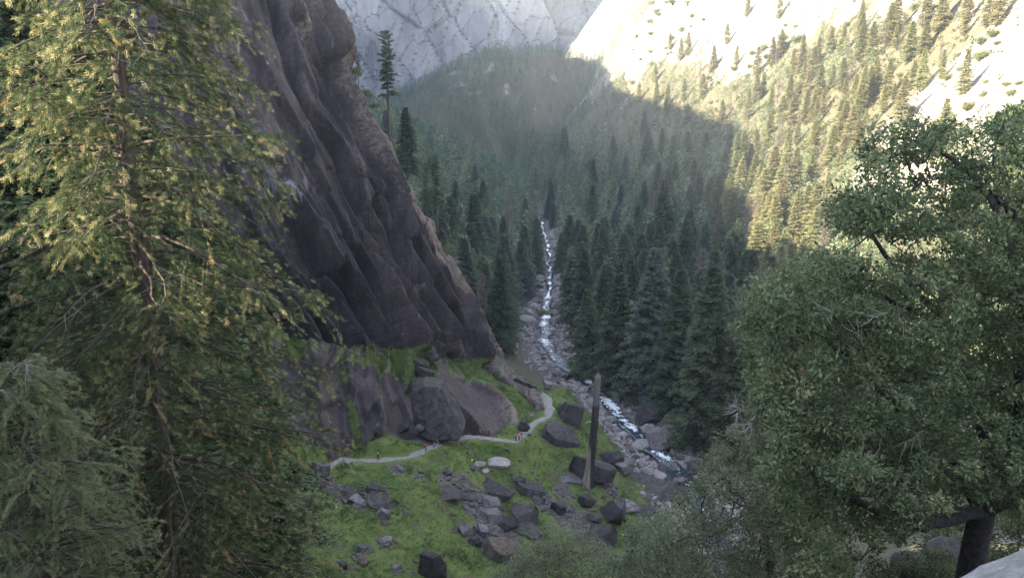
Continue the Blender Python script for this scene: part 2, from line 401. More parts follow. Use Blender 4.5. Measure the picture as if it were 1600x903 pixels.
# ------------------------------------------------------------------ the big dark cliff on the left with the ledge and the lower wall
ROWS = [
 [(260, -75, 184), (370, -75, 195), (428, -75, 209), (464, -75, 228), (486, -75, 236)],
 [(280, 0, 178), (390, 0, 190), (450, 0, 205), (490, 0, 226), (512, 0, 233)],
 [(290, 140, 170), (400, 140, 180), (490, 140, 200), (548, 138, 225), (563, 145, 231)],
 [(290, 270, 165), (410, 270, 174), (530, 270, 198), (610, 265, 224), (635, 280, 231)],
 [(300, 390, 160), (420, 390, 170), (570, 390, 197), (672, 395, 226), (703, 402, 235)],
 [(310, 440, 158), (440, 470, 169), (610, 480, 197), (732, 478, 231), (760, 486, 243)],
 [(320, 470, 157), (470, 533, 170), (640, 550, 194), (748, 572, 226), (804, 584, 254)],
 [(330, 490, 148), (470, 552, 164), (640, 580, 186), (732, 590, 206), (846, 612, 209)],
 [(340, 620, 133), (500, 704, 146), (640, 696, 159), (748, 686, 166), (848, 640, 190)],
]
C = np.array([[at(*p) for p in r] for r in ROWS])                       # rows x 5 x 3
top = C[0] + np.array([-26, 20, 7.]); bot = C[-1] + np.array([1., -2.5, -7])
C = np.concatenate([top[None], C, bot[None]])
Lf = C[:, :1] + np.array([-38, -4, 6.]); Kb = C[:, -1:] + np.array([-14, 34, -2.]); K2 = C[:, -1:] + np.array([-75, 80, 4.])
C = np.concatenate([Lf, C, Kb, K2], axis=1)
def lerp_cols(A, t):
    i = np.clip(np.floor(t).astype(int), 0, A.shape[1] - 2); f = (t - i)[None, :, None]
    return A[:, i] * (1 - f) + A[:, i + 1] * f
ct = np.concatenate([np.linspace(0, 1, 50, False), np.linspace(1, 2, 70, False), np.linspace(2, 4, 300, False), np.linspace(4, 5, 56, False), np.linspace(5, 7, 80)])
rt = np.concatenate([np.linspace(0, 1, 30, False), np.linspace(1, 2, 90, False), np.linspace(2, 7, 370, False), np.linspace(7, 8, 46, False), np.linspace(8, 9, 120, False), np.linspace(9, 10, 14)])
S = lerp_cols(C, ct)
S = lerp_cols(S.transpose(1, 0, 2), rt).transpose(1, 0, 2)
def blur(A, k, ax):
    for _ in range(k):
        B = A.copy(); sl = [slice(None)] * 3; a = sl.copy(); b = sl.copy(); c = sl.copy()
        a[ax] = slice(1, -1); b[ax] = slice(0, -2); c[ax] = slice(2, None)
        B[tuple(a)] = .5 * A[tuple(a)] + .25 * (A[tuple(b)] + A[tuple(c)]); A = B
    return A
S = blur(S, 10, 0); S = blur(S, 10, 1)
nrw, ncl = S.shape[:2]
tu = np.gradient(S, axis=1); tv = np.gradient(S, axis=0)
Nn = unit(np.cross(tv, tu)); 
if (Nn[nrw // 2, ncl // 2] @ np.array([0, -1, 0])) < 0: Nn = -Nn
RT, CT = np.meshgrid(rt, ct, indexing='ij')
# metres along the face (a) and up (b); slabs run down to the right, like the crest
av = np.cumsum(np.linalg.norm(np.diff(S, axis=1, prepend=S[:, :1]), axis=2), axis=1); av -= av[:, 250:251]
bv = S[..., 2]
ang = R(83)
q1 = av * math.sin(ang) + bv * math.cos(ang); q2 = -av * math.cos(ang) + bv * math.sin(ang)
wob = fbm2(av, bv, 26, 2, 51) * 3.2
up_w = 1 - sstep(6.8, 7.1, RT)
def slabs(q1, q2, wx, wy, seed, off, tilt):
    (h1, h2, h3), ox, oy, e = voro(q1 / wx, q2 / wy, seed)
    return off * (h1 - .5) * 2 + tilt * (-ox * (.3 + .9 * h2) - .6 * oy * h3), e, h2
dA, eA, hA = slabs(q1 + wob, q2, 11., 40., 1, 3.4, 11.0)
dB, eB, hB = slabs(q1 + wob * .5, q2, 4.6, 12., 2, .8, 2.2)
dC, eC, hC = slabs(q1, q2, 1.9, 6., 3, .10, .16)
smoothL = 1 - .75 * sstep(3.3, 2.2, CT) * sstep(5, 3.5, RT)               # the upper left of the wall is smooth
disp_up = (dA * smoothL + dB * smoothL + dC * .8) * 1.0
# lower wall: upright columns and big slanting slabs
ang2 = np.where(CT < 2.05, R(30), np.where(CT < 3, R(66), R(24))); q1b = av * np.sin(ang2) + bv * np.cos(ang2); q2b = -av * np.cos(ang2) + bv * np.sin(ang2)
dD, eD, hD = slabs(q1b + wob * .3, q2b, 8.5, 16., 5, 1.8, 5.0)
dE, eE, hE = slabs(q1b, q2b, 3.4, 4.2, 6, .5, .9)
disp_lo = dD * np.where(CT < 3.1, 1, .75) + 1.7 * dE * np.where((CT < 3.1) & (CT > 2.05), .9, .7) + .6 * dC
ledge = sstep(6.75, 7.05, RT) * (1 - sstep(7.95, 8.15, RT))
disp = up_w * disp_up + (1 - up_w) * disp_lo * (1 - .55 * ledge)
for _ax, _k in ((1, 3), (0, 5)): disp = blur(disp[..., None], _k, _ax)[..., 0]
es = sstep(4.15, 4.6, CT)                                                # the slab along the crest
disp = disp * (1 - .5 * es)
disp += fbm(np.stack([av.ravel() / 7, bv.ravel() / 7, np.zeros(av.size)], 1), 5, 71).reshape(av.shape) * .7
disp += .07 * fbm(np.stack([(av.ravel() * .8 + bv.ravel() * .6) / 1.3, (bv.ravel() * .8 - av.ravel() * .6) / 1.3, av.ravel() * .37], 1), 3, 75).reshape(av.shape)
disp += es * (1.6 * fbm2(bv, av, 9, 3, 97) + 1.0 * (voro(bv / 5., av / 9., 98)[0][0] - .5)) * sstep(1.5, 2, RT)
disp *= (1 - sstep(9.0, 9.6, RT))
# deep clefts between the big slabs
_cl = up_w * smoothL * 1.8 * (1 - sstep(0, .09, eA)) * (1 - es) + .8 * up_w * smoothL * (1 - sstep(0, .1, eB))
disp -= blur(blur(_cl[..., None], 2, 1), 2, 0)[..., 0]
# an overhung niche high on the left of the wall
nb = np.exp(-(((CT - 2.18) / .1) ** 2 + ((RT - 4.0) / .16) ** 2) ** 2)
disp -= 4.5 * nb
CL = S + Nn * disp[..., None]
crack = (1 - sstep(0, .05, eB)) * .35 + (1 - sstep(0, .04, eA)) * .3
ns = fbm2(av, bv, 6, 3, 91)
a_g = ledge * (.74 + .75 * ns + .35 * fbm2(av, bv, 2.2, 3, 92)) * (1 - sstep(5.1, 5.3, CT)) + up_w * crack * (RT > 5.2) * (.7 + ns) * .75
lowm = (1 - up_w) * (1 - ledge)
a_g += lowm * ((1 - sstep(0, .10, eD)) * .8 * (.75 + ns) + sstep(.25, .6, fbm2(av, bv, 9, 3, 95)) * .45 * (CT < 3.2))
a_g += es * (.18 + .35 * ns) * (CT > 4.55)
a_tan = es * .62 * (1 - .3 * sstep(4.9, 5.1, CT)) + .9 * np.clip(up_w * sstep(2.8, 3.6, CT) * (.6 * hA + .5 * hB - .3), 0, 1) + .12 * lowm * hD
a_tan += .5 * np.exp(-((CT - 3.05 - (RT - 2) * .12) / .10) ** 2) * (RT < 4.4)
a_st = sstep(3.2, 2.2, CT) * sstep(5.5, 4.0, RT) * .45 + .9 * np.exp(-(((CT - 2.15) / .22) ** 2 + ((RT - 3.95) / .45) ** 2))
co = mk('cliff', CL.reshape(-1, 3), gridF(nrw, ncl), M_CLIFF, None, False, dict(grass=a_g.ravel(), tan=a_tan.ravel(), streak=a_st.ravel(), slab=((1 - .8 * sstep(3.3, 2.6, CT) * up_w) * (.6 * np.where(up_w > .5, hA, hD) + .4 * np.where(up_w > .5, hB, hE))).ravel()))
tag(co, kind='structure')
def crest(t, back=0.0):
    """a point on the crest slab of the cliff, t = row"""
    P = np.array([np.interp(t, rt, CL[:, np.argmin(abs(ct - (5.0 + back))), i]) for i in range(3)]); return P

# ------------------------------------------------------------------ the mountain on the left: unseen crest, shaped to shade the valley
A_ = np.array([-260, -60, 9, 19, 26, 40, 52, 100, 205, 300, 411, 648, 951, 1300, 2000, 2500.])
H_ = np.array([30, 14, 5.6, 1, -10, -10, 4, 6, 8, 16, 50, 140, 160, 255, 275, 275.])
C_ = np.array([90, 80, 75, 72, 70, 70, 75, 130, 250, 300, 350, 400, 420, 430, 450, 460.])
hS = np.array([-math.cos(SUN_PHI), -math.sin(SUN_PHI)]); pS = np.array([-math.sin(SUN_PHI), math.cos(SUN_PHI)])
ma = np.r_[np.linspace(-260, 0, 40)[:-1], np.linspace(0, 110, 90)[:-1], np.linspace(110, 1100, 260)[:-1], np.linspace(1100, 2500, 90)]
mt = np.r_[np.linspace(0, 1, 80), np.linspace(1, 1.9, 26)[1:]]
MA, MT = np.meshgrid(ma, mt)
Cc = np.interp(MA, A_, C_); Hh = np.interp(MA, A_, H_) + math.tan(SUN_EL) * Cc
inner = np.where(MA < 130, .55, .38) * Cc
cc = np.where(MT <= 1, inner + (Cc - inner) * MT, Cc + (MT - 1) * 260)
MX = hS[0] * cc + pS[0] * MA; MY = hS[1] * cc + pS[1] * MA
z0 = G(MX, np.maximum(MY, 3), False) - 6
z0 = np.where(MA < 130, np.minimum(z0, -25 - .3 * MA), z0)
Zc = np.where(MT <= 1, z0 + (Hh - z0) * MT ** 1.15, Hh - (MT - 1) * 120)
rough = fbm2(MX, MY, 38, 5, 13, .55) * 9 * np.clip(Cc / 250, .12, 1) * sstep(0, .25, MT)
rough = rough + fbm2(MX, MY, 7, 3, 14) * 1.6 * np.clip(Cc / 250, .3, 1)
mo = mk('shading_mountain', np.stack([MX, MY, Zc + rough], -1).reshape(-1, 3), gridF(len(mt), len(ma)), rock_mat('mountain_rock', (.05, .045, .045), (.11, .1, .1), (.2, .18, .17), .5, False), None, True)
tag(mo, kind='structure')

# ------------------------------------------------------------------ far pale granite wall
fx = np.linspace(-1500, 900, 520); fz = np.linspace(-130, 440, 170)
FX, FZ = np.meshgrid(fx, fz)
FY = 1900 + .55 * FX - .0 * FZ + 40 * fbm2(FX, FZ * .4, 260, 4, 23)
(h1, h2, h3), ox, oy, e1 = voro((FX + .45 * FZ + 30 * fbm2(FX, FZ, 120, 3, 29)) / 75, (FZ - .2 * FX) / 190, 31)
FY = FY - 26 * (h1 - .5) - 40 * ox * (.3 + h2) - 14 * oy * (h3 - .5)
(g1, g2, g3), ox2, oy2, e2 = voro((FX - .3 * FZ) / 26, FZ / 60, 32)
FY = FY - 7 * (g1 - .5) - 12 * ox2 * g2 + 8 * (1 - sstep(0, .07, e1)) + 3 * (1 - sstep(0, .08, e2)) + .18 * (FZ + 20)
def mat_far():
    k = NT('pale_granite'); p = k.pos()
    st = k.noise(k.mapping(p, (1, 1, .13), (0, R(-14), 0)), .022, 7, .65); n2 = k.noise(p, .05, 7, .7); n3 = k.noise(p, .006, 3)
    f = k.math('ADD', k.math('MULTIPLY', st, .55), k.math('MULTIPLY', n2, .25)); f = k.math('ADD', f, k.math('MULTIPLY', n3, .2))
    c = k.ramp(f, (.36, (.085, .085, .095)), (.47, (.18, .178, .19)), (.56, (.26, .256, .265)), (.7, (.38, .375, .38)))
    ck = k.attr('crack'); c = k.mix(k.math('MULTIPLY', ck, .3), c, (.07, .07, .075))
    k.bump(k.noise(p, .12, 8, .7), 3, .8); return k.fin(c, .9)
crk = np.clip((1 - sstep(0, .05, e1)) * (h3 > .35), 0, 1)
fo = mk('mountain_wall', np.stack([FX, FY, FZ], -1).reshape(-1, 3), gridF(170, 520), mat_far(), None, False, dict(crack=crk.ravel()))
tag(fo, kind='structure')
# ------------------------------------------------------------------ the air of the valley
def build_haze():
    x0, x1, y0, y1, z0, z1 = -1750, 3600, -260, 3800, -215, 570
    V = [(x, y, z) for z in (z0, z1) for y in (y0, y1) for x in (x0, x1)]
    F = [(0, 2, 3, 1), (4, 5, 7, 6), (0, 1, 5, 4), (2, 6, 7, 3), (0, 4, 6, 2), (1, 3, 7, 5)]
    m = bpy.data.materials.new('valley_haze'); m.use_nodes = True; t = m.node_tree; t.nodes.clear()
    o = t.nodes.new('ShaderNodeOutputMaterial'); pv = t.nodes.new('ShaderNodeVolumePrincipled')
    pv.inputs['Color'].default_value = (.80, .88, 1.0, 1); pv.inputs['Density'].default_value = HAZE_D; pv.inputs['Anisotropy'].default_value = 0.2
    t.links.new(pv.outputs[0], o.inputs['Volume'])
    tag(mk('haze', V, F, m), kind='stuff')
# ------------------------------------------------------------------ conifers
M_BARK = NT('bark'); _p = M_BARK.obj()
M_BARK.bump(M_BARK.noise(M_BARK.mapping(_p, (1, 1, .2)), 9, 6, .7), .04, 1)
M_BARK = M_BARK.fin(M_BARK.ramp(M_BARK.noise(M_BARK.mapping(_p, (1, 1, .15)), 8, 6, .7), (.3, (.025, .018, .014)), (.55, (.075, .055, .042)), (.75, (.14, .115, .095))), .9)
M_DEADWOOD = NT('bleached_wood'); _p = M_DEADWOOD.obj()
M_DEADWOOD = M_DEADWOOD.fin(M_DEADWOOD.ramp(M_DEADWOOD.noise(M_DEADWOOD.mapping(_p, (1, 1, .3)), 14, 4), (.3, (.24, .21, .19)), (.7, (.46, .43, .4))), .8)
M_TWIG = NT('grey_twig'); M_TWIG = M_TWIG.fin((.17, .145, .125), .85)
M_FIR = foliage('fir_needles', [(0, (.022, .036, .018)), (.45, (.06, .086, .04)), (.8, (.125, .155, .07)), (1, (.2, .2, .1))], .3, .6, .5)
M_FIRGREY = foliage('greyish_fir_needles', [(0, (.03, .045, .03)), (.45, (.075, .095, .07)), (.8, (.13, .15, .115)), (1, (.19, .2, .165))], .25, .6, .3)
M_SUNFIR = foliage('sunlit_fir_needles', [(0, (.07, .08, .03)), (.5, (.23, .22, .1)), (1, (.34, .31, .16))], .35, .6, .4)  # fir needles made paler and yellower, sunlight put into the colour
M_DEADFIR = foliage('dead_needles', [(0, (.09, .065, .055)), (.5, (.17, .13, .11)), (1, (.25, .2, .17))], .15, .8, .3)
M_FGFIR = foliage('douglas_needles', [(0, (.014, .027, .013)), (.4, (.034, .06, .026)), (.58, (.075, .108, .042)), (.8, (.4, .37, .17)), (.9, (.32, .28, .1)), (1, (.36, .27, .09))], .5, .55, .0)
M_YOUNGFIR = foliage('young_fir_needles', [(0, (.05, .075, .038)), (.4, (.14, .165, .08)), (.75, (.24, .26, .13)), (.92, (.3, .29, .15)), (1, (.3, .2, .08))], .38, .55, .0)

def spray_template(nb, rg, wid=.16, flat=.35):
    """a flat spray of pointed shoots: nb thin diamonds fanned along +X"""
    V, F = [], []
    for i in range(nb):
        s = i / max(nb - 1, 1); x0 = .55 * s; sd = (1 if i % 2 else -1); a = sd * (R(18) + R(40) * (1 - s)) if i < nb - 1 else 0
        L = .55 - .2 * s; d = np.array([math.cos(a), math.sin(a), rg.uniform(-flat, flat)]); d /= np.linalg.norm(d)
        o = np.array([x0, 0, 0]); sv = np.cross(d, [0, 0, 1.]); sv /= np.linalg.norm(sv); sv = sv * math.cos(.6 * i) + np.array([0, 0, 1.]) * math.sin(.6 * i)
        k = len(V); V += [o, o + d * L * .55 + sv * wid * .5, o + d * L, o + d * L * .5 - sv * wid * .5]; F += [(k, k + 1, k + 2), (k, k + 2, k + 3)]
    return np.array(V), np.array(F)
def frames(d, rg, roll=math.pi):
    d = unit(d); up = np.array([0, 0, 1.]) + 1e-3
    y = unit(np.cross(up, d)); z = np.cross(d, y)
    a = rg.uniform(-roll, roll, len(d))[:, None]
    return d, y * np.cos(a) + z * np.sin(a), z * np.cos(a) - y * np.sin(a)
def conifer(rg, H, z0, Rad, nb, K, M, tl, mat, tmpl, prof=None, up=.1, droop=.45, tr=.45, mass=None, gap=.0, side=.3, hang=.15, wood=None, name='crown', tint0=.0, tint1=1.0, asym=0):
    """trunk and crown of one conifer, base at the origin; returns (trunk, crown) unlinked"""
    prof = prof or (lambda t: (1 - t) ** .85 * (.62 + .38 * np.minimum(1, t * 4 + .4)))
    t = (np.arange(nb) + rg.uniform(0, 1, nb)) / nb; t = t ** .92
    az = np.arange(nb) * 2.39996 + rg.uniform(-.5, .5, nb)
    keep = rg.uniform(0, 1, nb) > gap * (1 - t)
    t, az = t[keep], az[keep]; nb = len(t)
    L = Rad * prof(t) * rg.uniform(.68, 1.12, nb) * (1 + asym * np.cos(az)) + .25
    zb = z0 + (H * .985 - z0) * t
    h = np.stack([np.cos(az), np.sin(az), np.zeros(nb)], 1); sd = np.stack([-np.sin(az), np.cos(az), np.zeros(nb)], 1)
    s = np.linspace(.13, 1, K)[None] * np.ones((nb, 1)); s = s + rg.uniform(-.4, .4, s.shape) / K
    upb = (up + .75 * t ** 2)[:, None]; dr = (droop * (1 - .5 * t) * rg.uniform(.6, 1.3, nb))[:, None]
    P = h[:, None] * (L[:, None] * s)[..., None]; P[..., 2] = zb[:, None] + L[:, None] * (upb * s - dr * s * s)
    fw = h[:, None] * np.ones((1, K, 1)); fw[..., 2] = (upb - 2 * dr * s)
    P = np.repeat(P[:, :, None], M, 2); fw = np.repeat(fw[:, :, None], M, 2); sdm = np.broadcast_to(sd[:, None, None], P.shape)
    ww = (side * L[:, None] * (1.05 - .75 * s) + tl * .25)[:, :, None] * rg.uniform(-1, 1, P.shape[:3])
    P = P + sdm * ww[..., None]
    P[..., 2] -= hang * np.abs(ww) + rg.uniform(0, tl * .35, P.shape[:3])
    D = fw * .75 + sdm * (np.sign(ww) * rg.uniform(.1, 1.1, ww.shape))[..., None]; D[..., 2] -= rg.uniform(-.15, .5, ww.shape)
    sz = tl * rg.uniform(.65, 1.25, ww.shape) * (.55 + .45 * np.minimum(1, 2.2 * (1 - t))[:, None, None])
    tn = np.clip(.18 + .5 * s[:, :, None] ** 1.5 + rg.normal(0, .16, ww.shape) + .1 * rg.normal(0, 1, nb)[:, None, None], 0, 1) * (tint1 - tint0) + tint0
    P, D, sz, tn = P.reshape(-1, 3), D.reshape(-1, 3), sz.ravel(), tn.ravel()
    X, Y, Z = frames(D, rg, .9)
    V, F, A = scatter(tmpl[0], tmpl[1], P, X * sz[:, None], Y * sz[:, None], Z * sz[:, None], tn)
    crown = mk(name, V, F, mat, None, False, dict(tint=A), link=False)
    b = MB(); zz = np.linspace(-1.5, H, 12)
    b.tube(np.c_[rg.normal(0, tr * .06, 12).cumsum() * .4, rg.normal(0, tr * .06, 12).cumsum() * .4, zz], tr * (1 - .93 * np.clip(zz / H, 0, 1)), 8)
    if wood:
        for i in rg.choice(nb, min(wood, nb), False):
            q = np.linspace(0, .9, 5)
            pp = h[i] * (L[i] * q)[:, None]; pp[:, 2] = zb[i] + L[i] * (upb[i, 0] * q - dr[i, 0] * q * q); b.tube(pp, np.linspace(.1, .02, 5) * tr * .55, 4)
    trunk = b.build('trunk', M_BARK, None, True, link=False)
    return trunk, crown
rgP = np.random.default_rng(11)
T_MID = spray_template(5, rgP, .17)
T_FAR = spray_template(3, rgP, .3)
def brush_template(n, rg, L=.62, wid=.075):
    V, F = [], []
    for i in range(n):
        a = i * 2.4; x0 = .62 * i / n - .05; d = unit(np.array([.75, .66 * math.cos(a), .66 * math.sin(a)])); s = unit(np.cross(d, [1, 0, 0])) * wid; o = np.array([x0, 0, 0]); l_ = L * rg.uniform(.75, 1.15) * (1 - .25 * i / n); k = len(V)
        V += [o, o + d * l_ * .5 + s, o + d * l_, o + d * l_ * .5 - s]; F += [(k, k + 1, k + 2), (k, k + 2, k + 3)]
    return np.array(V), np.array(F)
T_BRUSH = brush_template(12, rgP, .5, .036)
T_FINE = spray_template(8, rgP, .17, .6)
def narrow(t): return (1 - t) ** .7 * (.75 + .25 * np.minimum(1, t * 5 + .2))
def pine(t): return np.where(t > .93, (1 - t) * 7, .55 + .3 * np.sin(t * 23)) * (1 - .35 * t)
PROTO = []
for i in range(4):   # dense firs, 40 m
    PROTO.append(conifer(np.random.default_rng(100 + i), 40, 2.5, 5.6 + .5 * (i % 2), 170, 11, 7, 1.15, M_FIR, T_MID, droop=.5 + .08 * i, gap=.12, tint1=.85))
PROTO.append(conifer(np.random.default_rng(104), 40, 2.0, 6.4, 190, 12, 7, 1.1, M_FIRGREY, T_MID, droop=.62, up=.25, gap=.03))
for i in range(2):   # narrower, more open
    PROTO.append(conifer(np.random.default_rng(105 + i), 40, 6, 4.6, 120, 9, 7, 1.1, M_FIR, T_MID, prof=narrow, droop=.35, gap=.35, wood=40))
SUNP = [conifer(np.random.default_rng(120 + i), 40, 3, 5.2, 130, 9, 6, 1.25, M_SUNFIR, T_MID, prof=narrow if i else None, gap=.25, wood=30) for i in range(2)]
DEADP = [conifer(np.random.default_rng(130 + i), 40, 4, 3.6, 110, 7, 3, 1.1, M_DEADFIR, spray_template(5, rgP, .07), prof=narrow, gap=.3, wood=110, droop=.3) for i in range(2)]
PINEP = conifer(np.random.default_rng(141), 32, 13, 3.4, 60, 8, 9, .95, M_FIR, T_MID, prof=pine, gap=.1, wood=50, up=.25, droop=.35, tr=.38)
SPARSEP = conifer(np.random.default_rng(143), 24, 7, 2.6, 50, 7, 8, .9, M_FIR, T_MID, prof=pine, gap=.25, wood=40, up=.15, droop=.4, tr=.28)
def place(proto, loc, H, Hp=40., wide=1.0, rz=0, label='', group=None, name='conifer', cat='conifer'):
    e = empty(name, loc, rz); s = H / Hp; e.scale = (s * wide, s * wide, s)
    for src in proto:
        c = src.copy(); COL.objects.link(c); c.parent = e
    return tag(e, label, cat, group)
# --- trees one can point at: top pixel, foot pixel, distance comes from the ground under the foot
def topped(pu, pv, fu, fv, Y=None):
    b = hit(fu, fv) if Y is None else at(fu, fv, Y)
    if Y is not None: b[2] = min(b[2], float(G(b[0], b[1]))) if Y > 262 else b[2]
    d = ray(pu, pv); H = d[2] / d[1] * b[1] - b[2]
    return b - np.array([0, 0, .4]), H + .4
NAMED = []
rgT = np.random.default_rng(77)
for (top_, foot, pi, wd, lab) in (
    ((924, 450), (915, 592), 2, .95, 'smallest front fir beside the rocky river, in front of the right bank forest'),
    ((972, 425), (962, 612), 1, 1.0, 'dark front fir on the right bank, left neighbour of the grey-tipped fir'),
    ((1026, 385), (1014, 628), 4, 1.0, 'grey-tipped fir with layered drooping boughs above the dark trapezoid boulder'),
    ((1066, 418), (1052, 652), 0, .95, 'fir standing close behind the big dark trapezoid boulder'),
    ((1122, 412), (1098, 700), 3, 1.0, 'broad dark fir by the river, its boughs reaching down to the boulders'),
    ((1168, 470), (1150, 712), 1, 1.0, 'dark fir half hidden behind the left edge of the big oak'),
    ((1035, 280), (1031, 440), 0, 1.0, 'tall fir rising alone above the middle of the shaded forest'),
    ((905, 400), (893, 500), 1, 1.05, 'round-topped fir where the river narrows, right bank'),
    ((790, 395), (786, 525), 0, 1.1, 'dark fir right beside the toe of the cliff'),
    ((752, 300), (742, 478), 3, .9, 'tall fir rising just behind the lower crest of the cliff')):
    b, H = topped(*top_, *foot)
    if H > 62 or H < 8: print('NAMED odd', lab, b, H)
    NAMED.append((b, H)); place(PROTO[pi], b, H, 40, wd * 1.62 * (42 / H) ** .35, rgT.uniform(0, 6), lab)
b, H = topped(1097, 385, 1088, 560); NAMED.append((b, H)); place(DEADP[0], b, H, 40, 1.5, 1, 'dead conifer with a bare brownish top, just right of the grey-tipped fir', None, 'dead_conifer', 'dead conifer')
# --- the trees of the crest of the cliff
def crestpt(u, v, Y): return at(u, v, Y)
for (proto, Hp, tp, ft, Y, wd, lab, nm) in (
    (PINEP, 32, (601, 46), (609, 216), 231, 1.05, 'tall slender pine with a bare lower trunk on the cliff crest', 'tall_pine'),
    (PROTO[1], 40, (633, 167), (637, 272), 234, 1.6, 'dense dark young fir on the cliff crest right of the tall pine', 'conifer'),
    (SPARSEP, 24, (680, 238), (683, 345), 237, 1.1, 'taller of two open pines on the lower cliff crest', 'open_pine'),
    (SPARSEP, 24, (664, 252), (667, 335), 236, .9, 'shorter of two open pines on the lower cliff crest', 'open_pine'),
    (SPARSEP, 24, (556, 80), (560, 128), 238, 1.2, 'small pale pine behind the upper cliff crest', 'open_pine')):
    b = at(*ft, Y); d = ray(*tp); H = d[2] / d[1] * Y - b[2]
    place(proto, b - np.array([0, 0, 1.0]), H + 1, Hp, wd, rgT.uniform(0, 6), lab, None, nm, 'pine' if 'pine' in nm else 'conifer')

# --- the forest: candidate spots, then what shows largest becomes objects
rgF = np.random.default_rng(5)
cand = []
def sow(n, y0, y1, fx0, fx1, spacing):
    ys = y0 + (y1 - y0) * rgF.uniform(0, 1, n) ** .8; us = rgF.uniform(fx0, fx1, n)
    cand.append(np.c_[(us - 800) / FPX * ys * 1.02, ys, np.full(n, spacing)])
sow(9000, 130, 560, 560, 1900, 7.0); sow(9500, 560, 1050, 560, 1800, 6.4); sow(11000, 1020, 1430, 540, 1100, 5.6)
cand = np.concatenate(cand); cand = cand[np.argsort(cand[:, 1])]
cx, cy, csp = cand.T
gz = G(cx, cy); dd = cx - xr(cy)
g2 = np.abs(G(cx + 3, cy) - G(cx - 3, cy)) / 6
drr = np.maximum(dd + np.clip(cy - 700, 0, 315) * .28 - 18 * sstep(700, 900, cy), 0)
rivw = np.where(cy < 420, np.where(dd < 0, np.where(cy < 340, 26, 20), 15), np.where(cy < 480, 10.5, np.where(cy < 800, 7, 3)))
ok = (np.abs(dd) > rivw) & ~((cy < 225) & (dd < 55)) & ~((dd < 0) & (cy < 290)) & (g2 < 1.6)
dens = np.where(dd < 0, 1.0, 1 - .25 * sstep(60, 120, drr)) * np.where((dd > 0) & (cy < 1150), 1 - .93 * sstep(175, 235, drr - 22 * (cy < 700) + 40 * fbm2(cx, cy, 40, 4, 31)), 1)
dens = np.where(on_knoll(cx, cy) > 0, .95 - .6 * (fbm2(cx, cy, 45, 3, 78) > .3), dens)
dens = dens * (1 - .97 * dome(cx, cy)) * np.where((cy > 300) & (cx / cy > .44), .6, 1)
ok &= rgF.uniform(0, 1, len(cx)) < dens
# keep clear of the back of the cliff
ok &= ~((cx < -18) & (cy < 320) & (cx > -140) & (cy < 245 + .5 * np.abs(cx + 18) + 12))
idx = np.where(ok)[0]
cell = {}
for b, H in NAMED: cell.setdefault((int(b[0] // 8), int(b[1] // 8)), []).append((b[0], b[1]))
sel = []
for i in idx:
    k = (int(cx[i] // 8), int(cy[i] // 8)); good = True
    for a in (-1, 0, 1):
        for c in (-1, 0, 1):
            for q in cell.get((k[0] + a, k[1] + c), ()):
                if (q[0] - cx[i]) ** 2 + (q[1] - cy[i]) ** 2 < csp[i] ** 2: good = False; break
            if not good: break
        if not good: break
    if good: cell.setdefault(k, []).append((cx[i], cy[i])); sel.append(i)
sel = np.array(sel)
tx, ty, tz, tdr = cx[sel], cy[sel], gz[sel], drr[sel]
tH = rgF.uniform(20, 37, len(sel)) * np.where(tdr > 130, .72, 1) * np.where(ty > 1050, .72, 1) * np.where(rgF.uniform(0, 1, len(sel)) < .2, .62, 1)
tH = np.where((ty < 420) & (tdr < 80), tH * 1.12, tH)
# which of them show: a small picture with owners, near ones first, terrain and the near crowns in front
BW, BH = 400, 226
own = np.full((BH, BW), -1, int)
def poly_mask(pts):
    yy, xx = np.mgrid[0:BH, 0:BW]; px, py = xx * 4 + 2, yy * 4 + 2; ins = np.zeros((BH, BW), bool); n = len(pts)
    for i in range(n):
        (x1, y1), (x2, y2) = pts[i], pts[(i + 1) % n]
        c = ((y1 > py) != (y2 > py)); ins ^= c & (px < (x2 - x1) * (py - y1) / ((y2 - y1) + 1e-9) + x1)
    return ins
NEAR_MASK = [[(0, 0), (512, 0), (563, 145), (635, 280), (705, 400), (760, 486), (804, 584), (850, 615), (900, 903), (0, 903)],
             [(1600, 180), (1350, 220), (1290, 320), (1300, 370), (1200, 430), (1160, 520), (1180, 610), (1110, 720), (1060, 790), (1000, 903), (1600, 903)]]
for pm in NEAR_MASK: own[poly_mask(pm)] = -2
order = np.argsort(ty); vis = np.zeros(len(sel), int)
u0, v0, dep = project(np.stack([tx, ty, tz], -1)); u1, v1, _ = project(np.stack([tx, ty, tz + tH], -1))
for j in order:
    if u1[j] < -20 or u1[j] > 1620: continue
    Ym = ty[j]; s = np.linspace(.25, .97, 30); zl = (tz[j] + tH[j] * .85) * s
    if (G(tx[j] * s, Ym * s, False) > zl).any(): continue
    r = tH[j] * .2 * FPX / dep[j]
    ya, yb = int(v1[j] / 4), int(v0[j] / 4); cnt = 0
    for y in range(max(ya, 0), min(yb, BH - 1) + 1):
        f = (y - ya + .6) / (yb - ya + 1); wv = r * min(1, f * 1.15) ** .8
        xa, xb = int((u1[j] - wv) / 4), int((u1[j] + wv) / 4) + 1
        xa, xb = max(xa, 0), min(xb, BW)
        if xb <= xa: continue
        row = own[y, xa:xb]; m = row == -1; cnt += m.sum(); row[m] = j
    vis[j] = cnt
rank = np.argsort(-vis); NIND = 272
ind = set(int(i) for i in rank[:NIND] if vis[i] > 0)
print('trees', len(sel), 'visible', (vis > 0).sum(), 'smallest individual', vis[rank[NIND - 1]] if len(rank) > NIND else 0)
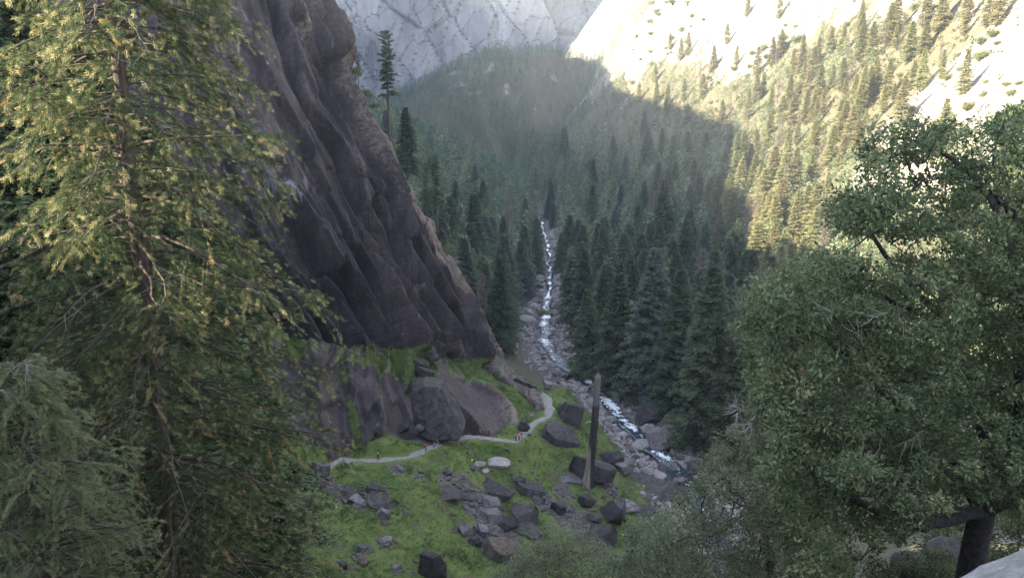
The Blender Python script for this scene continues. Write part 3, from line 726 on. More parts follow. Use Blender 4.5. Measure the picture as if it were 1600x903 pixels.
def region(i):
    d = tx[i] - xr(ty[i])
    if ty[i] > 1000 and on_knoll(tx[i], ty[i]): return 'dark conifer on the wooded knoll below the pale granite wall', 'conifers on the far wooded knoll'
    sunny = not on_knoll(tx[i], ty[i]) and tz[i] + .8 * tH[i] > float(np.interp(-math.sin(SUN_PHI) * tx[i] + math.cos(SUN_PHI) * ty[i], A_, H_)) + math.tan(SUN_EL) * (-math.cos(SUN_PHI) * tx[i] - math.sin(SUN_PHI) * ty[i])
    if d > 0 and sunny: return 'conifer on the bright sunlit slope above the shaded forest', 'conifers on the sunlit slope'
    if d > 0: return 'dark green fir in the shaded forest on the right bank', 'firs of the right bank forest'
    return 'dark green fir in the shaded forest on the left bank', 'firs of the left bank forest'
FIRS = []
farV, farF, farA, fn_ = [], [], [], 0
def small_tree(rg, nb, K):
    """coarse crown for the far-off wood, height 1"""
    t = (np.arange(nb) + rg.uniform(0, 1, nb)) / nb; az = np.arange(nb) * 2.4 + rg.uniform(-.4, .4, nb)
    L = .22 * (1 - t) ** .8 * rg.uniform(.7, 1.15, nb) + .008
    s = np.linspace(.3, .95, K)[None]; P = np.zeros((nb, K, 3))
    P[..., 0] = np.cos(az)[:, None] * L[:, None] * s; P[..., 1] = np.sin(az)[:, None] * L[:, None] * s; P[..., 2] = (.05 + .94 * t)[:, None] - .5 * L[:, None] * s * s
    D = P * np.array([1, 1, 0]) + rg.normal(0, .02, P.shape); D[..., 2] -= .012
    P = P.reshape(-1, 3); X, Y, Z = frames(D.reshape(-1, 3), rg, 1.2); sz = .075 * rg.uniform(.6, 1.3, len(P))[:, None]
    return scatter(T_FAR[0], T_FAR[1], P, X * sz, Y * sz, Z * sz, np.clip(.3 + .3 * np.tile(s[0], nb) + rg.normal(0, .15, len(P)), 0, 1))
SMALL = [small_tree(np.random.default_rng(300 + i), 46, 3) for i in range(5)]
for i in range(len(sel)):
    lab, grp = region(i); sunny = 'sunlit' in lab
    loc = (tx[i], ty[i], tz[i] - .6)
    if i in ind:
        rz = rgF.uniform(0, 6.28); dead = rgF.uniform() < (.16 if sunny else .05)
        if dead:
            place(DEADP[i % 2], loc, tH[i], 40, 1.2, rz, 'grey-brown dead conifer on the bright sunlit slope' if sunny else 'brownish dead conifer among the dark green firs of the shaded forest',
                  'dead conifers of the sunlit slope' if sunny else 'dead conifers of the shaded forest', 'dead_conifer', 'dead conifer')
        else:
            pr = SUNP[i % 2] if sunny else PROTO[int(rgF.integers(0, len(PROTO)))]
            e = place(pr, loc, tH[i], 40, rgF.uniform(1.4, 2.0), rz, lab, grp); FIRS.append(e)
    else:
        if u1[i] < -150 or u1[i] > 2000: continue
        V, F, A = SMALL[i % 5]; a = rgF.uniform(0, 6.28); c_, s_ = math.cos(a), math.sin(a); wd = tH[i] * rgF.uniform(.9, 1.2)
        farV.append(np.c_[(V[:, 0] * c_ - V[:, 1] * s_) * wd + loc[0], (V[:, 0] * s_ + V[:, 1] * c_) * wd + loc[1], V[:, 2] * tH[i] + loc[2]]); farF.append(F + fn_); fn_ += len(V)
        farA.append(np.clip(A + rgF.normal(0, .24) + (.25 if sunny else 0), 0, 1))  # trees above the shade line tinted lighter, sunlight painted in
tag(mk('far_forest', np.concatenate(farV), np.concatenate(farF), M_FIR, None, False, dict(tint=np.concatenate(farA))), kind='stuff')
# ------------------------------------------------------------------ boulders
def boulder_mesh(seed, sub, ncut, depth, rough, sq=(1, 1, 1)):
    rg = np.random.default_rng(seed); bm = bmesh.new(); bmesh.ops.create_icosphere(bm, subdivisions=sub, radius=1.0)
    V = np.array([v.co[:] for v in bm.verts]); F = np.array([[v.index for v in f.verts] for f in bm.faces]); bm.free()
    if sub == 5: V = V / (np.abs(V).max(1) ** .8)[:, None]
    V = V * np.array(sq)
    for k in range(ncut):
        n = unit(rg.normal(0, 1, 3)); d = rg.uniform(*depth); h = V @ n - d; V = V - np.where(h > 0, h * .94, 0)[:, None] * n
    n = unit(V); V = V + n * (rough * fbm(V * 1.7 + seed, 4, seed) + rough * .35 * fbm(V * 6 + seed, 3, seed))[:, None]
    V /= (V.max(0) - V.min(0)); V -= (V.max(0) + V.min(0)) / 2
    return V, F
def stone_mat(name, a, b, c, moss=.72):
    k = NT(name); p = k.obj(); pw = k.pos(); rn = k.rnd()
    f = k.math('ADD', k.math('MULTIPLY', k.noise(pw, .9, 7, .7), .7), k.math('MULTIPLY', k.noise(pw, 4.5, 4, .7), .3))
    col = k.ramp(f, (.38, a), (.5, b), (.63, c))
    hs = k.n('ShaderNodeHueSaturation'); k.l(col, hs.inputs['Color']); k.l(k.math('ADD', k.math('MULTIPLY', rn, .5), .72), hs.inputs['Value'])
    sep = k.n('ShaderNodeSeparateXYZ'); k.l(k.geo().outputs['Normal'], sep.inputs[0])
    ms = k.math('MULTIPLY', k.step(sep.outputs[2], .45, .8), k.step(k.math('ADD', k.noise(pw, 1.1, 5, .65), k.math('MULTIPLY', rn, .12)), moss, moss + .1))
    out = k.mix(k.math('MULTIPLY', ms, .9), hs.outputs[0], (.075, .095, .025)); li = k.step(k.noise(pw, 7., 4, .75), .62, .7); out = k.mix(k.math('MULTIPLY', li, .35), out, (.26, .245, .235))
    k.bump(k.noise(pw, 3., 8, .72), .4, 1.); return k.fin(out, .87)
STM = dict(dark=stone_mat('dark_stone', (.022, .018, .019), (.05, .043, .045), (.095, .082, .082), .64),
           grey=stone_mat('grey_stone', (.07, .062, .065), (.14, .125, .125), (.22, .2, .195)),
           pale=stone_mat('pale_stone', (.15, .135, .12), (.26, .235, .215), (.36, .335, .31)),
           brown=stone_mat('brown_stone', (.07, .052, .043), (.14, .105, .088), (.2, .16, .135)))
BM = {}
for kind, args in dict(block=[(s, 5, 9, (.42, .68), .05) for s in (1, 2, 3, 9)], round=[(s, 4, 9, (.72, .92), .07) for s in (4, 5, 6)], slab=[(s, 5, 10, (.45, .75), .045) for s in (7, 8)], wedge=[(s, 5, 6, (.3, .6), .05) for s in (21, 25)]).items():
    BM[kind] = [boulder_mesh(*a) for a in args]
_bc = {}
def boulder_src(kind, i, col):
    k = (kind, i % len(BM[kind]), col)
    if k not in _bc:
        V, F = BM[kind][k[1]]; o = mk('boulder', V, F, STM[col], None, kind == 'round', link=False); _bc[k] = o
    return _bc[k]
rgB = np.random.default_rng(8)
BPOS = []
def boulder(loc, size, kind, col, rot, label, group=None, i=None, name='boulder', cat='boulder'):
    o = boulder_src(kind, int(rgB.integers(0, 9)) if i is None else i, col).copy(); COL.objects.link(o); o.name = name
    o.location = loc; o.scale = size; o.rotation_euler = rot; BPOS.append((loc[0], loc[1], max(size[0], size[1]) / 2))
    return tag(o, label, cat, group)
def px_boulder(u, v, wpx, hpx, kind, col, label, tilt=0.0, i=0, deep=.9, sink=.3, rz=None, Y=None):
    """u,v: middle of its foot in the photograph; the ground there gives the distance"""
    b = hit(u, v) if Y is None else at(u, v, Y); dist = np.linalg.norm(b); w_ = wpx * dist / FPX; h_ = hpx * dist / FPX * 1.08; h_ = max(h_ - .36 * w_ * deep, .42 * h_)
    loc = b + np.array([0, w_ * deep * .3, h_ * (.5 - sink)])
    return boulder(loc, (w_ * 1.05, w_ * deep, h_ * (1 + sink)), kind, col, (rgB.uniform(-.15, .15), tilt, rgB.uniform(-.5, .5) if rz is None else rz), label, None, i)
for a in (
    # u, v, w, h, kind, material, label, tilt, mesh
    (499, 750, 26, 34, 'block', 'grey', 'tall grey boulder at the left end of the path, beside the fir boughs', .1, 0),
    (494, 764, 30, 18, 'block', 'dark', 'dark low boulder just below the tall grey one at the left end of the path', -.2, 1),
    (545, 778, 32, 18, 'block', 'dark', 'dark tilted slab at the left of the boulder group on the upper grass', .35, 1),
    (537, 783, 17, 9, 'slab', 'dark', 'small flat dark rock at the far left of the boulder group on the grass', .1, 0),
    (585, 771, 26, 19, 'block', 'dark', 'blackish block standing at the back of the boulder group on the grass', .2, 2),
    (561, 789, 28, 15, 'slab', 'grey', 'flat grey stone in front of the blackish block in the boulder group', .25, 1),
    (594, 796, 46, 26, 'block', 'dark', 'largest flat-topped boulder of the group on the upper grass', .25, 3),
    (600, 811, 20, 20, 'wedge', 'grey', 'slender grey slab leaning at the foot of the boulder group', .7, 1),
    (698, 742, 15, 10, 'block', 'dark', 'small dark rock alone in the grass below the red-jacketed hiker', .2, 1),
    (693, 780, 46, 17, 'slab', 'dark', 'long dark ribbed outcrop beside the brown gully in the grass', .15, 0),
    (727, 783, 22, 16, 'block', 'dark', 'dark squat rock right of the long ribbed outcrop', .2, 2),
    (776, 776, 56, 24, 'slab', 'dark', 'wide flat dark slab below the pale whale-shaped boulder', .1, 1),
    (832, 775, 46, 30, 'block', 'dark', 'dark jagged boulder right of the wide flat slab', .15, 2),
    (811, 760, 24, 18, 'block', 'dark', 'dark block wedged between the flat slab and the jagged boulder', -.3, 0),
    (843, 790, 18, 14, 'block', 'dark', 'small dark rock below the jagged boulder', .1, 3),
    (767, 797, 32, 28, 'block', 'grey', 'upper of two stacked grey rocks at the head of the boulder run', .3, 1),
    (770, 815, 30, 28, 'block', 'grey', 'lower of two stacked grey rocks at the head of the boulder run', -.1, 2),
    (819, 818, 42, 36, 'block', 'dark', 'big near-black boulder with a sharp upright face in the grass', .15, 3),
    (793, 828, 32, 26, 'block', 'dark', 'dark cracked rock left of the near-black boulder', -.2, 1),
    (828, 839, 42, 22, 'slab', 'dark', 'black rock ledge under the near-black boulder', .05, 1),
    (788, 876, 54, 42, 'block', 'brown', 'large boulder with a smooth brown top and black underside by the grey bush', .25, 2),
    (754, 838, 22, 24, 'block', 'grey', 'upright grey rock in the middle of the boulder run', .1, 0),
    (728, 838, 26, 22, 'block', 'grey', 'grey rock at the left edge of the boulder run', .3, 3),
    (742, 852, 20, 18, 'block', 'dark', 'dark rock just above the brown-topped boulder', .2, 1),
    (773, 730, 48, 25, 'round', 'pale', 'long pale whale-shaped boulder below the path', .12, 0),
    (747, 729, 22, 12, 'round', 'pale', 'small pale boulder at the left end of the whale-shaped one', .0, 1),
    (757, 739, 15, 9, 'round', 'pale', 'pale stone under the left end of the whale-shaped boulder', .0, 2),
    (603, 849, 17, 11, 'slab', 'grey', 'small light rock in the lower grass, on the left', .1, 0),
    (565, 865, 14, 17, 'block', 'grey', 'grey upright stone above the reddish one in the lower grass', .1, 2),
    (564, 882, 22, 19, 'wedge', 'brown', 'reddish brown stone in the lower grass', .4, 0),
    (536, 890, 17, 15, 'block', 'dark', 'dark stone in the lower left grass near the fir boughs', .1, 1),
    (619, 892, 13, 11, 'block', 'grey', 'small grey stone left of the tall dark rock in the lower grass', .1, 3),
    (677, 906, 38, 58, 'wedge', 'dark', 'tall dark pointed rock standing in the lower grass', .12, 1),
    (890, 752, 46, 15, 'slab', 'grey', 'long light grey slab left of the foot of the dead snag', .18, 0),
    (919, 792, 27, 26, 'block', 'dark', 'dark square-edged block below the foot of the dead snag', .1, 2),
    (872, 804, 21, 24, 'block', 'dark', 'dark rock in the loose rubble left of the dark square block', .1, 0),
    (957, 820, 48, 50, 'wedge', 'dark', 'big dark pyramid-shaped rock near the river bank', -.2, 0),
    (929, 817, 24, 22, 'block', 'dark', 'dark rock leaning on the left of the pyramid-shaped one', .2, 1),
    (942, 856, 40, 42, 'block', 'dark', 'dark split rock under the pyramid-shaped one, above the grey bush', .05, 3),
    (922, 756, 60, 54, 'block', 'dark', 'massive dark rock behind the dead snag', .3, 0),
    (880, 697, 62, 42, 'block', 'dark', 'dark grassy-topped rock bluff under the bend of the path', .35, 2),
    (893, 662, 42, 46, 'wedge', 'dark', 'smooth dark tilted rock right of the bend of the path', .4, 1),
    (818, 676, 20, 24, 'wedge', 'dark', 'pointed dark rock on the inner side of the path bend', -.5, 0),
    (955, 728, 38, 34, 'block', 'dark', 'dark rock on the left bank beside the dark pool', .2, 1),
    (975, 745, 26, 30, 'block', 'grey', 'grey rock on the left bank below the small cascade', -.3, 0),
    (1021, 662, 48, 52, 'block', 'dark', 'big dark trapezoid boulder across the river, under the grey-tipped fir', .0, 9),
    (1045, 702, 56, 52, 'block', 'grey', 'cracked grey-brown boulder below the dark trapezoid one', .1, 1),
    (1010, 709, 44, 30, 'round', 'pale', 'big pale tan boulder overhanging the dark pool', .15, 1),
    (1052, 742, 38, 28, 'block', 'grey', 'flat grey boulder right of the dark pool', .2, 2),
    (1032, 722, 22, 17, 'round', 'grey', 'grey rounded rock between the pale tan boulder and the flat grey one', .1, 0),
    (1030, 747, 24, 12, 'round', 'pale', 'pale rounded rock at the outlet of the dark pool', .0, 2),
    (1028, 781, 84, 36, 'block', 'dark', 'long dark boulder slab lying across the river below the pool', .12, 3),
    (1102, 740, 44, 32, 'block', 'dark', 'dark angular boulder at the left edge of the oak foliage', .1, 1),
    (974, 684, 19, 13, 'round', 'pale', 'pale round boulder beside the white rapid', .0, 0),
    (991, 674, 30, 12, 'round', 'pale', 'long pale boulder above the big pale tan one', .1, 2),
    (955, 660, 18, 14, 'round', 'pale', 'pale boulder beside the upper part of the snag, right of it', .0, 1),
    (973, 660, 14, 11, 'round', 'pale', 'small pale boulder in the middle of the pale boulder field', .0, 2),
    (1014, 681, 19, 14, 'round', 'grey', 'grey boulder at the foot of the dark trapezoid one', .0, 0),
    (980, 800, 38, 22, 'block', 'grey', 'grey boulder at the left end of the long dark slab', .2, 1),
    (1010, 808, 40, 24, 'block', 'dark', 'dark boulder just below the long dark slab', -.2, 2),
    (821, 508, 32, 24, 'round', 'pale', 'big pale boulder on the left side of the river where it narrows', .1, 1),
    (855, 608, 18, 18, 'block', 'grey', 'grey boulder at the river edge behind the end of the path', .1, 0)):
    px_boulder(*a[:7], tilt=a[7], i=a[8])
def hull_boulder(pts, Y, thick, col, label, sub=5, rough=.05):
    P = [at(u, v, Y + dy) for u, v, dy in pts]; P += [p + np.array([rgB.uniform(-.08, .08) * thick, thick, -.05 * thick]) for p in P]
    c = np.mean(P, 0); bm = bmesh.new()
    for p in P: bm.verts.new(p - c)
    r = bmesh.ops.convex_hull(bm, input=bm.verts); bmesh.ops.delete(bm, geom=[g for g in set(r['geom_interior'] + r['geom_unused']) if isinstance(g, bmesh.types.BMVert)], context='VERTS')
    bmesh.ops.triangulate(bm, faces=bm.faces[:])
    for _ in range(sub): bmesh.ops.subdivide_edges(bm, edges=[e for e in bm.edges if e.calc_length() > thick * .05], cuts=1, use_grid_fill=True); bmesh.ops.triangulate(bm, faces=bm.faces[:])
    for _ in range(2): bmesh.ops.smooth_vert(bm, verts=bm.verts[:], factor=.5, use_axis_x=True, use_axis_y=True, use_axis_z=True)
    V = np.array([v.co[:] for v in bm.verts]); F = np.array([[v.index for v in f.verts] for f in bm.faces]); bm.free()
    N = unit(V); V = V + N * (thick * rough * 1.6 * fbm(V / (thick * .45), 5, 17) + thick * rough * .5 * fbm(V / (thick * .1), 3, 18))[:, None]
    o = mk('boulder', V, F, STM[col], None, False); o.location = c; BPOS.append((c[0], c[1], thick * .6)); return tag(o, label, 'boulder')
hull_boulder([(645, 612, 0), (662, 603, -.5), (690, 604, 1), (697, 640, 0), (724, 676, -1.5), (712, 690, -3), (668, 688, -3), (650, 672, -1.5), (643, 640, 0)], 163, 7, 'dark', 'huge dark leaning block between the cliff and the path')
px_boulder(632, 672, 16, 18, 'block', 'dark', 'dark rock at the mouth of the hollow left of the huge leaning block', .1, 1, Y=161)
px_boulder(655, 672, 14, 12, 'round', 'grey', 'grey rock by the path at the foot of the huge leaning block', .1, 0, Y=160)
px_boulder(655, 570, 34, 18, 'block', 'dark', 'dark rock on the left half of the grassy ledge', .2, 2, Y=192)
px_boulder(678, 562, 15, 14, 'block', 'dark', 'small dark rock on the grassy ledge under the cliff', .1, 1, Y=198)
px_boulder(598, 560, 16, 20, 'wedge', 'dark', 'upright dark rock at the back of the grassy ledge', .1, 1, Y=186)
px_boulder(660, 590, 30, 24, 'block', 'dark', 'dark rock hanging over the front rim of the grassy ledge', .3, 0, Y=183)

# boulders of the river bed
def place_river(n, sig):
    out = []
    for _ in range(n):
        y = 155 + 460 * rgB.uniform() ** 1.5; s = np.clip(rgB.lognormal(.35, .5), .6, 4.2)
        d = rgB.normal(0, 7.5 if y < 420 else 5.5)
        out.append((float(xr(y)) + d, y, s, d))
    return out
spots = sorted(place_river(1500, 1), key=lambda q: -q[2] / q[1]); nput = 0
for x, y, s, d in spots:
    if nput >= 238: break
    if abs(d) > (15 if y < 420 else 10): continue
    if any((x - q[0]) ** 2 + (y - q[1]) ** 2 < (q[2] + s * .42) ** 2 for q in BPOS): continue
    u, v, dep = project(np.array([x, y, float(G(x, y))]))
    if not (0 < u < 1110 and v < 800): continue
    if y > 240 and u < 806 + max(0, (v - 560)) * .6: continue
    if abs(d) < 2.6 and rgB.uniform() < .65: continue
    kind = 'round' if rgB.uniform() < .62 else 'block'; col = rgB.choice(['grey', 'pale', 'brown', 'dark'], p=[.5, .24, .18, .08])
    z = float(G(x, y)) + s * .16
    boulder((x, y, z), (s * rgB.uniform(.9, 1.35), s * rgB.uniform(.8, 1.2), s * rgB.uniform(.6, .9)), kind, col, (rgB.uniform(-.3, .3), rgB.uniform(-.3, .3), rgB.uniform(0, 6)),
            {'grey': 'grey boulder lying in the rocky river bed', 'pale': 'pale boulder lying in the rocky river bed', 'brown': 'brownish boulder lying in the rocky river bed', 'dark': 'dark boulder lying in the rocky river bed'}[col], col + ' boulders of the river bed')
    nput += 1
print('river boulders', nput)
# cobbles and rubble too many to count
def rubble(name, pts, sizes, mat, rg):
    VV, FF = [], []; T = [boulder_mesh(60 + i, 2, 7, (.6, .9), .08) for i in range(4)]; n0 = 0
    for t in range(4):
        m = np.arange(len(pts)) % 4 == t; P = pts[m]; s = sizes[m]
        a = rg.uniform(0, 6.28, len(P)); X = np.stack([np.cos(a), np.sin(a), rg.uniform(-.3, .3, len(P))], 1) * (s * rg.uniform(.8, 1.5, len(P)))[:, None]
        Y = np.stack([-np.sin(a), np.cos(a), rg.uniform(-.3, .3, len(P))], 1) * s[:, None]; Z = np.array([[0, 0, 1.]]) * (s * rg.uniform(.5, .9, len(P)))[:, None]
        V, F, _ = scatter(T[t][0], T[t][1], P, X, Y, Z, np.zeros(len(P))); VV.append(V); FF.append(F + n0); n0 += len(V)
    return tag(mk(name, np.concatenate(VV), np.concatenate(FF), mat, None, False), kind='stuff')
def cob_mat(name, st):
    k = NT(name); p = k.pos(); v = k.n('ShaderNodeTexVoronoi'); k.l(p, v.inputs['Vector']); v.inputs['Scale'].default_value = .8
    c = k.ramp(k.math('ADD', k.math('MULTIPLY', k.noise(p, .8, 3), .6), k.math('MULTIPLY', k.noise(p, 4, 5, .7), .4)), *st); k.bump(k.noise(p, 5, 6, .7), .08, .7); return k.fin(c, .85)
n = 9000; y = 150 + 500 * rgB.uniform(0, 1, n) ** 1.4; d = rgB.normal(0, 1, n) * np.where(y < 420, 8, 6); x = xr(y) + d
m = (np.abs(d) > 1.2) & (np.abs(d) < 17); x, y = x[m], y[m]
rubble('river_gravel', np.stack([x, y, G(x, y) + .05], 1), np.clip(rgB.lognormal(-.1, .5, len(x)), .4, 2.2), cob_mat('river_cobbles', [(.3, (.09, .08, .076)), (.5, (.21, .185, .175)), (.68, (.36, .325, .3))]), rgB)
vm = np.where((a_scree.ravel() > .45) & slope_zone.ravel() & (np.abs(d_).ravel() > 12))[0]
BS = [b for b in BPOS if b[0] < float(xr(b[1])) - 9 and b[1] < 215]
pk = rgB.choice(vm, 1700); P = np.stack([GX.ravel()[pk], GY.ravel()[pk], GZ.ravel()[pk]], 1) + rgB.normal(0, .5, (1700, 3)) * np.array([1, 1, 0]); 
for bx_, by_, br_ in BS:
    k_ = int(10 + 7 * br_); a_ = rgB.uniform(0, 6.28, k_); r_ = br_ * rgB.uniform(.8, 1.9, k_); P = np.concatenate([P, np.stack([bx_ + r_ * np.cos(a_), by_ + r_ * np.sin(a_), 0 * a_], 1)])
P = P[trail_dist(P[:, 0], P[:, 1])[0] > 1.2]; P[:, 2] = G(P[:, 0], P[:, 1]) + .02
rubble('rubble', P, np.clip(rgB.lognormal(-.75, .5, len(P)), .2, 1.3), cob_mat('loose_rubble', [(.3, (.03, .025, .026)), (.5, (.075, .064, .062)), (.7, (.15, .125, .115))]), rgB)

# low dry-stone wall round the bend of the path
c0 = hit(462, 785); T_ = [boulder_mesh(90 + i, 2, 6, (.6, .9), .06) for i in range(3)]; mb = MB()
for i in range(64):
    a = R(-75) + R(150) * (i % 32) / 31; t = T_[i % 3]; r = 3.6; q = np.array([c0[0] + r * math.cos(a), c0[1] + r * math.sin(a)])
    mb.add(t[0] * np.array([.42, .36, .34]) + np.array([q[0], q[1], float(G(q[0], q[1])) + .1 + .28 * (i // 32)]) + rgB.normal(0, .03, 3), t[1])
w_ = mb.build('stone_wall', STM['grey']); tag(w_, 'low curved dry stone wall holding the bend of the path by the fir boughs', 'stone wall')
# ------------------------------------------------------------------ the stream
n, m_ = 1000, 25; ys = np.linspace(145, 720, n)
off = 2.2 * fbm(np.stack([ys / 16., np.zeros(n), np.zeros(n)], 1), 3, 131); hw = 3.4 + 1.6 * fbm(np.stack([ys / 11., np.ones(n) * 5, np.zeros(n)], 1), 3, 132) + 3.0 * np.exp(-((ys - 190) / 9.) ** 2)
hw = hw * np.where(ys > 420, .38, .75)
sx = np.linspace(-1, 1, m_); WX = (xr(ys) + off)[:, None] + hw[:, None] * sx[None]; WY = np.repeat(ys[:, None], m_, 1)
rough_ = np.clip(.45 + .8 * fbm(np.stack([ys / 7., np.ones(n) * 3, np.zeros(n)], 1), 3, 133), 0, 1); rough_ = rough_ * sstep(158, 176, ys); rough_ = rough_ * (1 - .9 * np.exp(-((ys - 192) / 6.) ** 2)) + .3 * np.exp(-((ys - 182) / 2.) ** 2)
WZ = zr(ys)[:, None] + .28 + .16 * fbm2(WX, WY, 1.0, 3, 134) * (.3 + rough_[:, None]) - .35 * sx[None] ** 6
foam = (.19 + .55 * rough_[:, None]) * (1 - .55 * np.abs(sx[None])) * np.ones_like(WX)
def water_mat():
    k = NT('stream_water'); p = k.pos(); n1 = k.noise(k.mapping(p, (1, .6, 1)), .75, 7, .75)
    f = k.step(k.math('ADD', k.math('MULTIPLY', k.attr('foam'), .62), k.math('MULTIPLY', n1, 1.1)), .74, .9)
    k.bump(k.noise(p, 2.2, 5, .6), .18, .8)
    k.b.inputs['Specular IOR Level'].default_value = .5
    return k.fin(k.mix(f, (.02, .032, .04), (.82, .85, .87)), k.math('ADD', k.math('MULTIPLY', f, .55), .12))
tag(mk('river', np.stack([WX, WY, WZ], -1).reshape(-1, 3), gridF(n, m_)[:, ::-1], water_mat(), None, True, dict(foam=foam.ravel())), kind='structure')

# ------------------------------------------------------------------ grass of the slope and of the ledge
rgG = np.random.default_rng(55)
wv = (np.clip(a_grass - a_scree * .9, 0, 1) * (td_ > 1.7) * (u_ > 380) * (v_ > 520) * slope_zone).ravel()
area = (np.linalg.norm(np.stack([np.gradient(GX, axis=1), np.gradient(GY, axis=1)], -1), axis=-1) * np.linalg.norm(np.stack([np.gradient(GX, axis=0), np.gradient(GY, axis=0)], -1), axis=-1)).ravel()
wv = wv * area; ng = 46000; pk = rgG.choice(len(wv), ng, p=wv / wv.sum())
P = np.stack([GX.ravel()[pk], GY.ravel()[pk]], 1) + rgG.uniform(-.4, .4, (ng, 2)); P = np.c_[P, G(P[:, 0], P[:, 1]) - .05]
td2, _ = trail_dist(P[:, 0], P[:, 1]); P = P[td2 > 1.5]
lv = np.where((a_g.ravel() > .6) & (RT.ravel() > 5) & (CT.ravel() < 5.3) & (CT.ravel() > 1))[0]; P = np.concatenate([P, CL.reshape(-1, 3)[rgG.choice(lv, 9000)] + rgG.normal(0, .12, (9000, 3))])
TV, TF = [], []
for i in range(6):
    a = i * 1.05 + .3; r = .12 + .1 * (i % 3); k = len(TV); c = np.array([math.cos(a), math.sin(a), 0]); s_ = np.array([-c[1], c[0], 0]) * .07
    TV += [c * r * .4 - s_, c * r * .4 + s_, c * (r + .28) + np.array([0, 0, .75 + .3 * (i % 2)])]; TF += [(k, k + 1, k + 2)]
TV, TF = np.array(TV), np.array(TF); a = rgG.uniform(0, 6.28, len(P))
sz = .36 + .5 * np.clip(fbm2(P[:, 0], P[:, 1], 3.5, 3, 6) + .3, 0, 1) + rgG.uniform(0, .2, len(P))
X = np.stack([np.cos(a), np.sin(a), 0 * a], 1) * (sz * 1.5)[:, None]; Y = np.stack([-np.sin(a), np.cos(a), 0 * a], 1) * (sz * 1.5)[:, None]; Z = np.stack([rgG.normal(.12, .15, len(P)), rgG.normal(-.05, .15, len(P)), np.ones(len(P))], 1) * (sz * .62)[:, None]
V, F, A = scatter(TV, TF, P, X, Y, Z, np.clip(.5 + .55 * fbm2(P[:, 0], P[:, 1], 6, 4, 19) + .5 * fbm2(P[:, 0], P[:, 1], 1.8, 2, 29) + rgG.normal(0, .15, len(P)), 0, 1))
M_GRASS = foliage('meadow_grass', [(0, (.04, .058, .014)), (.4, (.09, .132, .03)), (.7, (.14, .178, .05)), (1, (.22, .195, .09))], .3, .7, 0)
tag(mk('grass', V, F, M_GRASS, None, False, dict(tint=A)), kind='stuff')
# ------------------------------------------------------------------ broadleaf crowns
LEAF = (np.array([[0, 0, 0], [.45, .26, .1], [1, 0, -.06], [.45, -.26, .1]], float), np.array([[0, 1, 2], [0, 2, 3]]))
def leaf_cloud(rg, Cn, Rd, per, size, out=.5, tint=None):
    n = len(Cn) * per; c = np.repeat(Cn, per, 0); r = np.repeat(Rd, per)
    d = unit(rg.normal(0, 1, (n, 3))); rad = rg.uniform(0, 1, n) ** .45
    P = c + d * (r * rad)[:, None] * np.array([1, 1, .75])
    X, Y, Z = frames(d * out + rg.normal(0, .6, (n, 3)) + np.array([0, 0, -.12]), rg)
    s = size * rg.uniform(.6, 1.25, n)[:, None]
    tn = np.clip(np.repeat(rg.normal(.42, .15, len(Cn)) if tint is None else tint, per) + rg.normal(0, .13, n) + .12 * (rad - .6), 0, .93)
    tn = np.where(rg.uniform(0, 1, n) < .012, rg.uniform(.95, 1, n), tn)
    return scatter(LEAF[0], LEAF[1], P, X * s, Y * s, Z * s, tn)
def link_limbs(mb, nodes, targets, rg, r0, r1, sag=.12):
    """branches that carry the leaf clusters, each from the nearest wood already there"""
    nodes = list(nodes)
    c0 = np.array(nodes[0]); order = np.argsort([min(np.linalg.norm(np.array(n_) - t) for n_ in nodes[:12]) for t in targets])
    for i in order:
        t = targets[i]; N = np.array(nodes); q = N[np.argmin(np.linalg.norm(N - t, axis=1) + .25 * np.linalg.norm(N - c0, axis=1) * 0)]
        L = np.linalg.norm(t - q)
        if L < 1e-3: continue
        s = np.linspace(0, 1, 5)[:, None]; P = q + (t - q) * s + np.array([0, 0, 1.]) * (-sag * L * np.sin(s * math.pi)) + rg.normal(0, .05 * L, (5, 3)) * np.sin(s * math.pi)
        mb.tube(P, np.linspace(r0 * min(1, .45 + L), r1, 5), 5); nodes += [P[2], P[3], P[4]]
M_OAK = foliage('oak_leaves', [(0, (.04, .055, .024)), (.35, (.08, .105, .045)), (.65, (.14, .165, .075)), (.92, (.22, .225, .11)), (.96, (.3, .17, .09)), (1, (.36, .24, .13))], .3, .45, 0)
M_OAKGREY = foliage('grey_oak_leaves', [(0, (.06, .074, .04)), (.4, (.12, .14, .078)), (.7, (.18, .2, .12)), (.93, (.22, .22, .13)), (1, (.3, .26, .13))], .3, .5, 0)
M_SHRUB = foliage('shrub_leaves', [(0, (.05, .065, .025)), (.5, (.15, .16, .065)), (1, (.28, .26, .12))], .35, .6, .4)
def in_poly(px, py, pts):
    ins = np.zeros(px.shape, bool); n = len(pts)
    for i in range(n):
        (x1, y1), (x2, y2) = pts[i], pts[(i + 1) % n]
        ins ^= ((y1 > py) != (y2 > py)) & (px < (x2 - x1) * (py - y1) / ((y2 - y1) + 1e-9) + x1)
    return ins
def clusters_in(rg, poly, holes, n, Yf, rmin, rmax, spacing):
    """leaf clusters filling a crown of given outline with real depth"""
    P = np.array(poly, float); out, rs = [], []
    tries = 0
    while len(out) < n and tries < n * 60:
        tries += 1
        u, v = rg.uniform(P[:, 0].min(), P[:, 0].max()), rg.uniform(P[:, 1].min(), P[:, 1].max())
        if not in_poly(np.array([u]), np.array([v]), poly)[0]: continue
        if any(((u - h[0]) / h[2]) ** 2 + ((v - h[1]) / h[3]) ** 2 < 1 for h in holes) and rg.uniform() < .93: continue
        p = at(u, v, Yf(u, v, rg)); out.append(p); rs.append(rg.uniform(rmin, rmax))
    return np.array(out), np.array(rs)
rgO = np.random.default_rng(31)
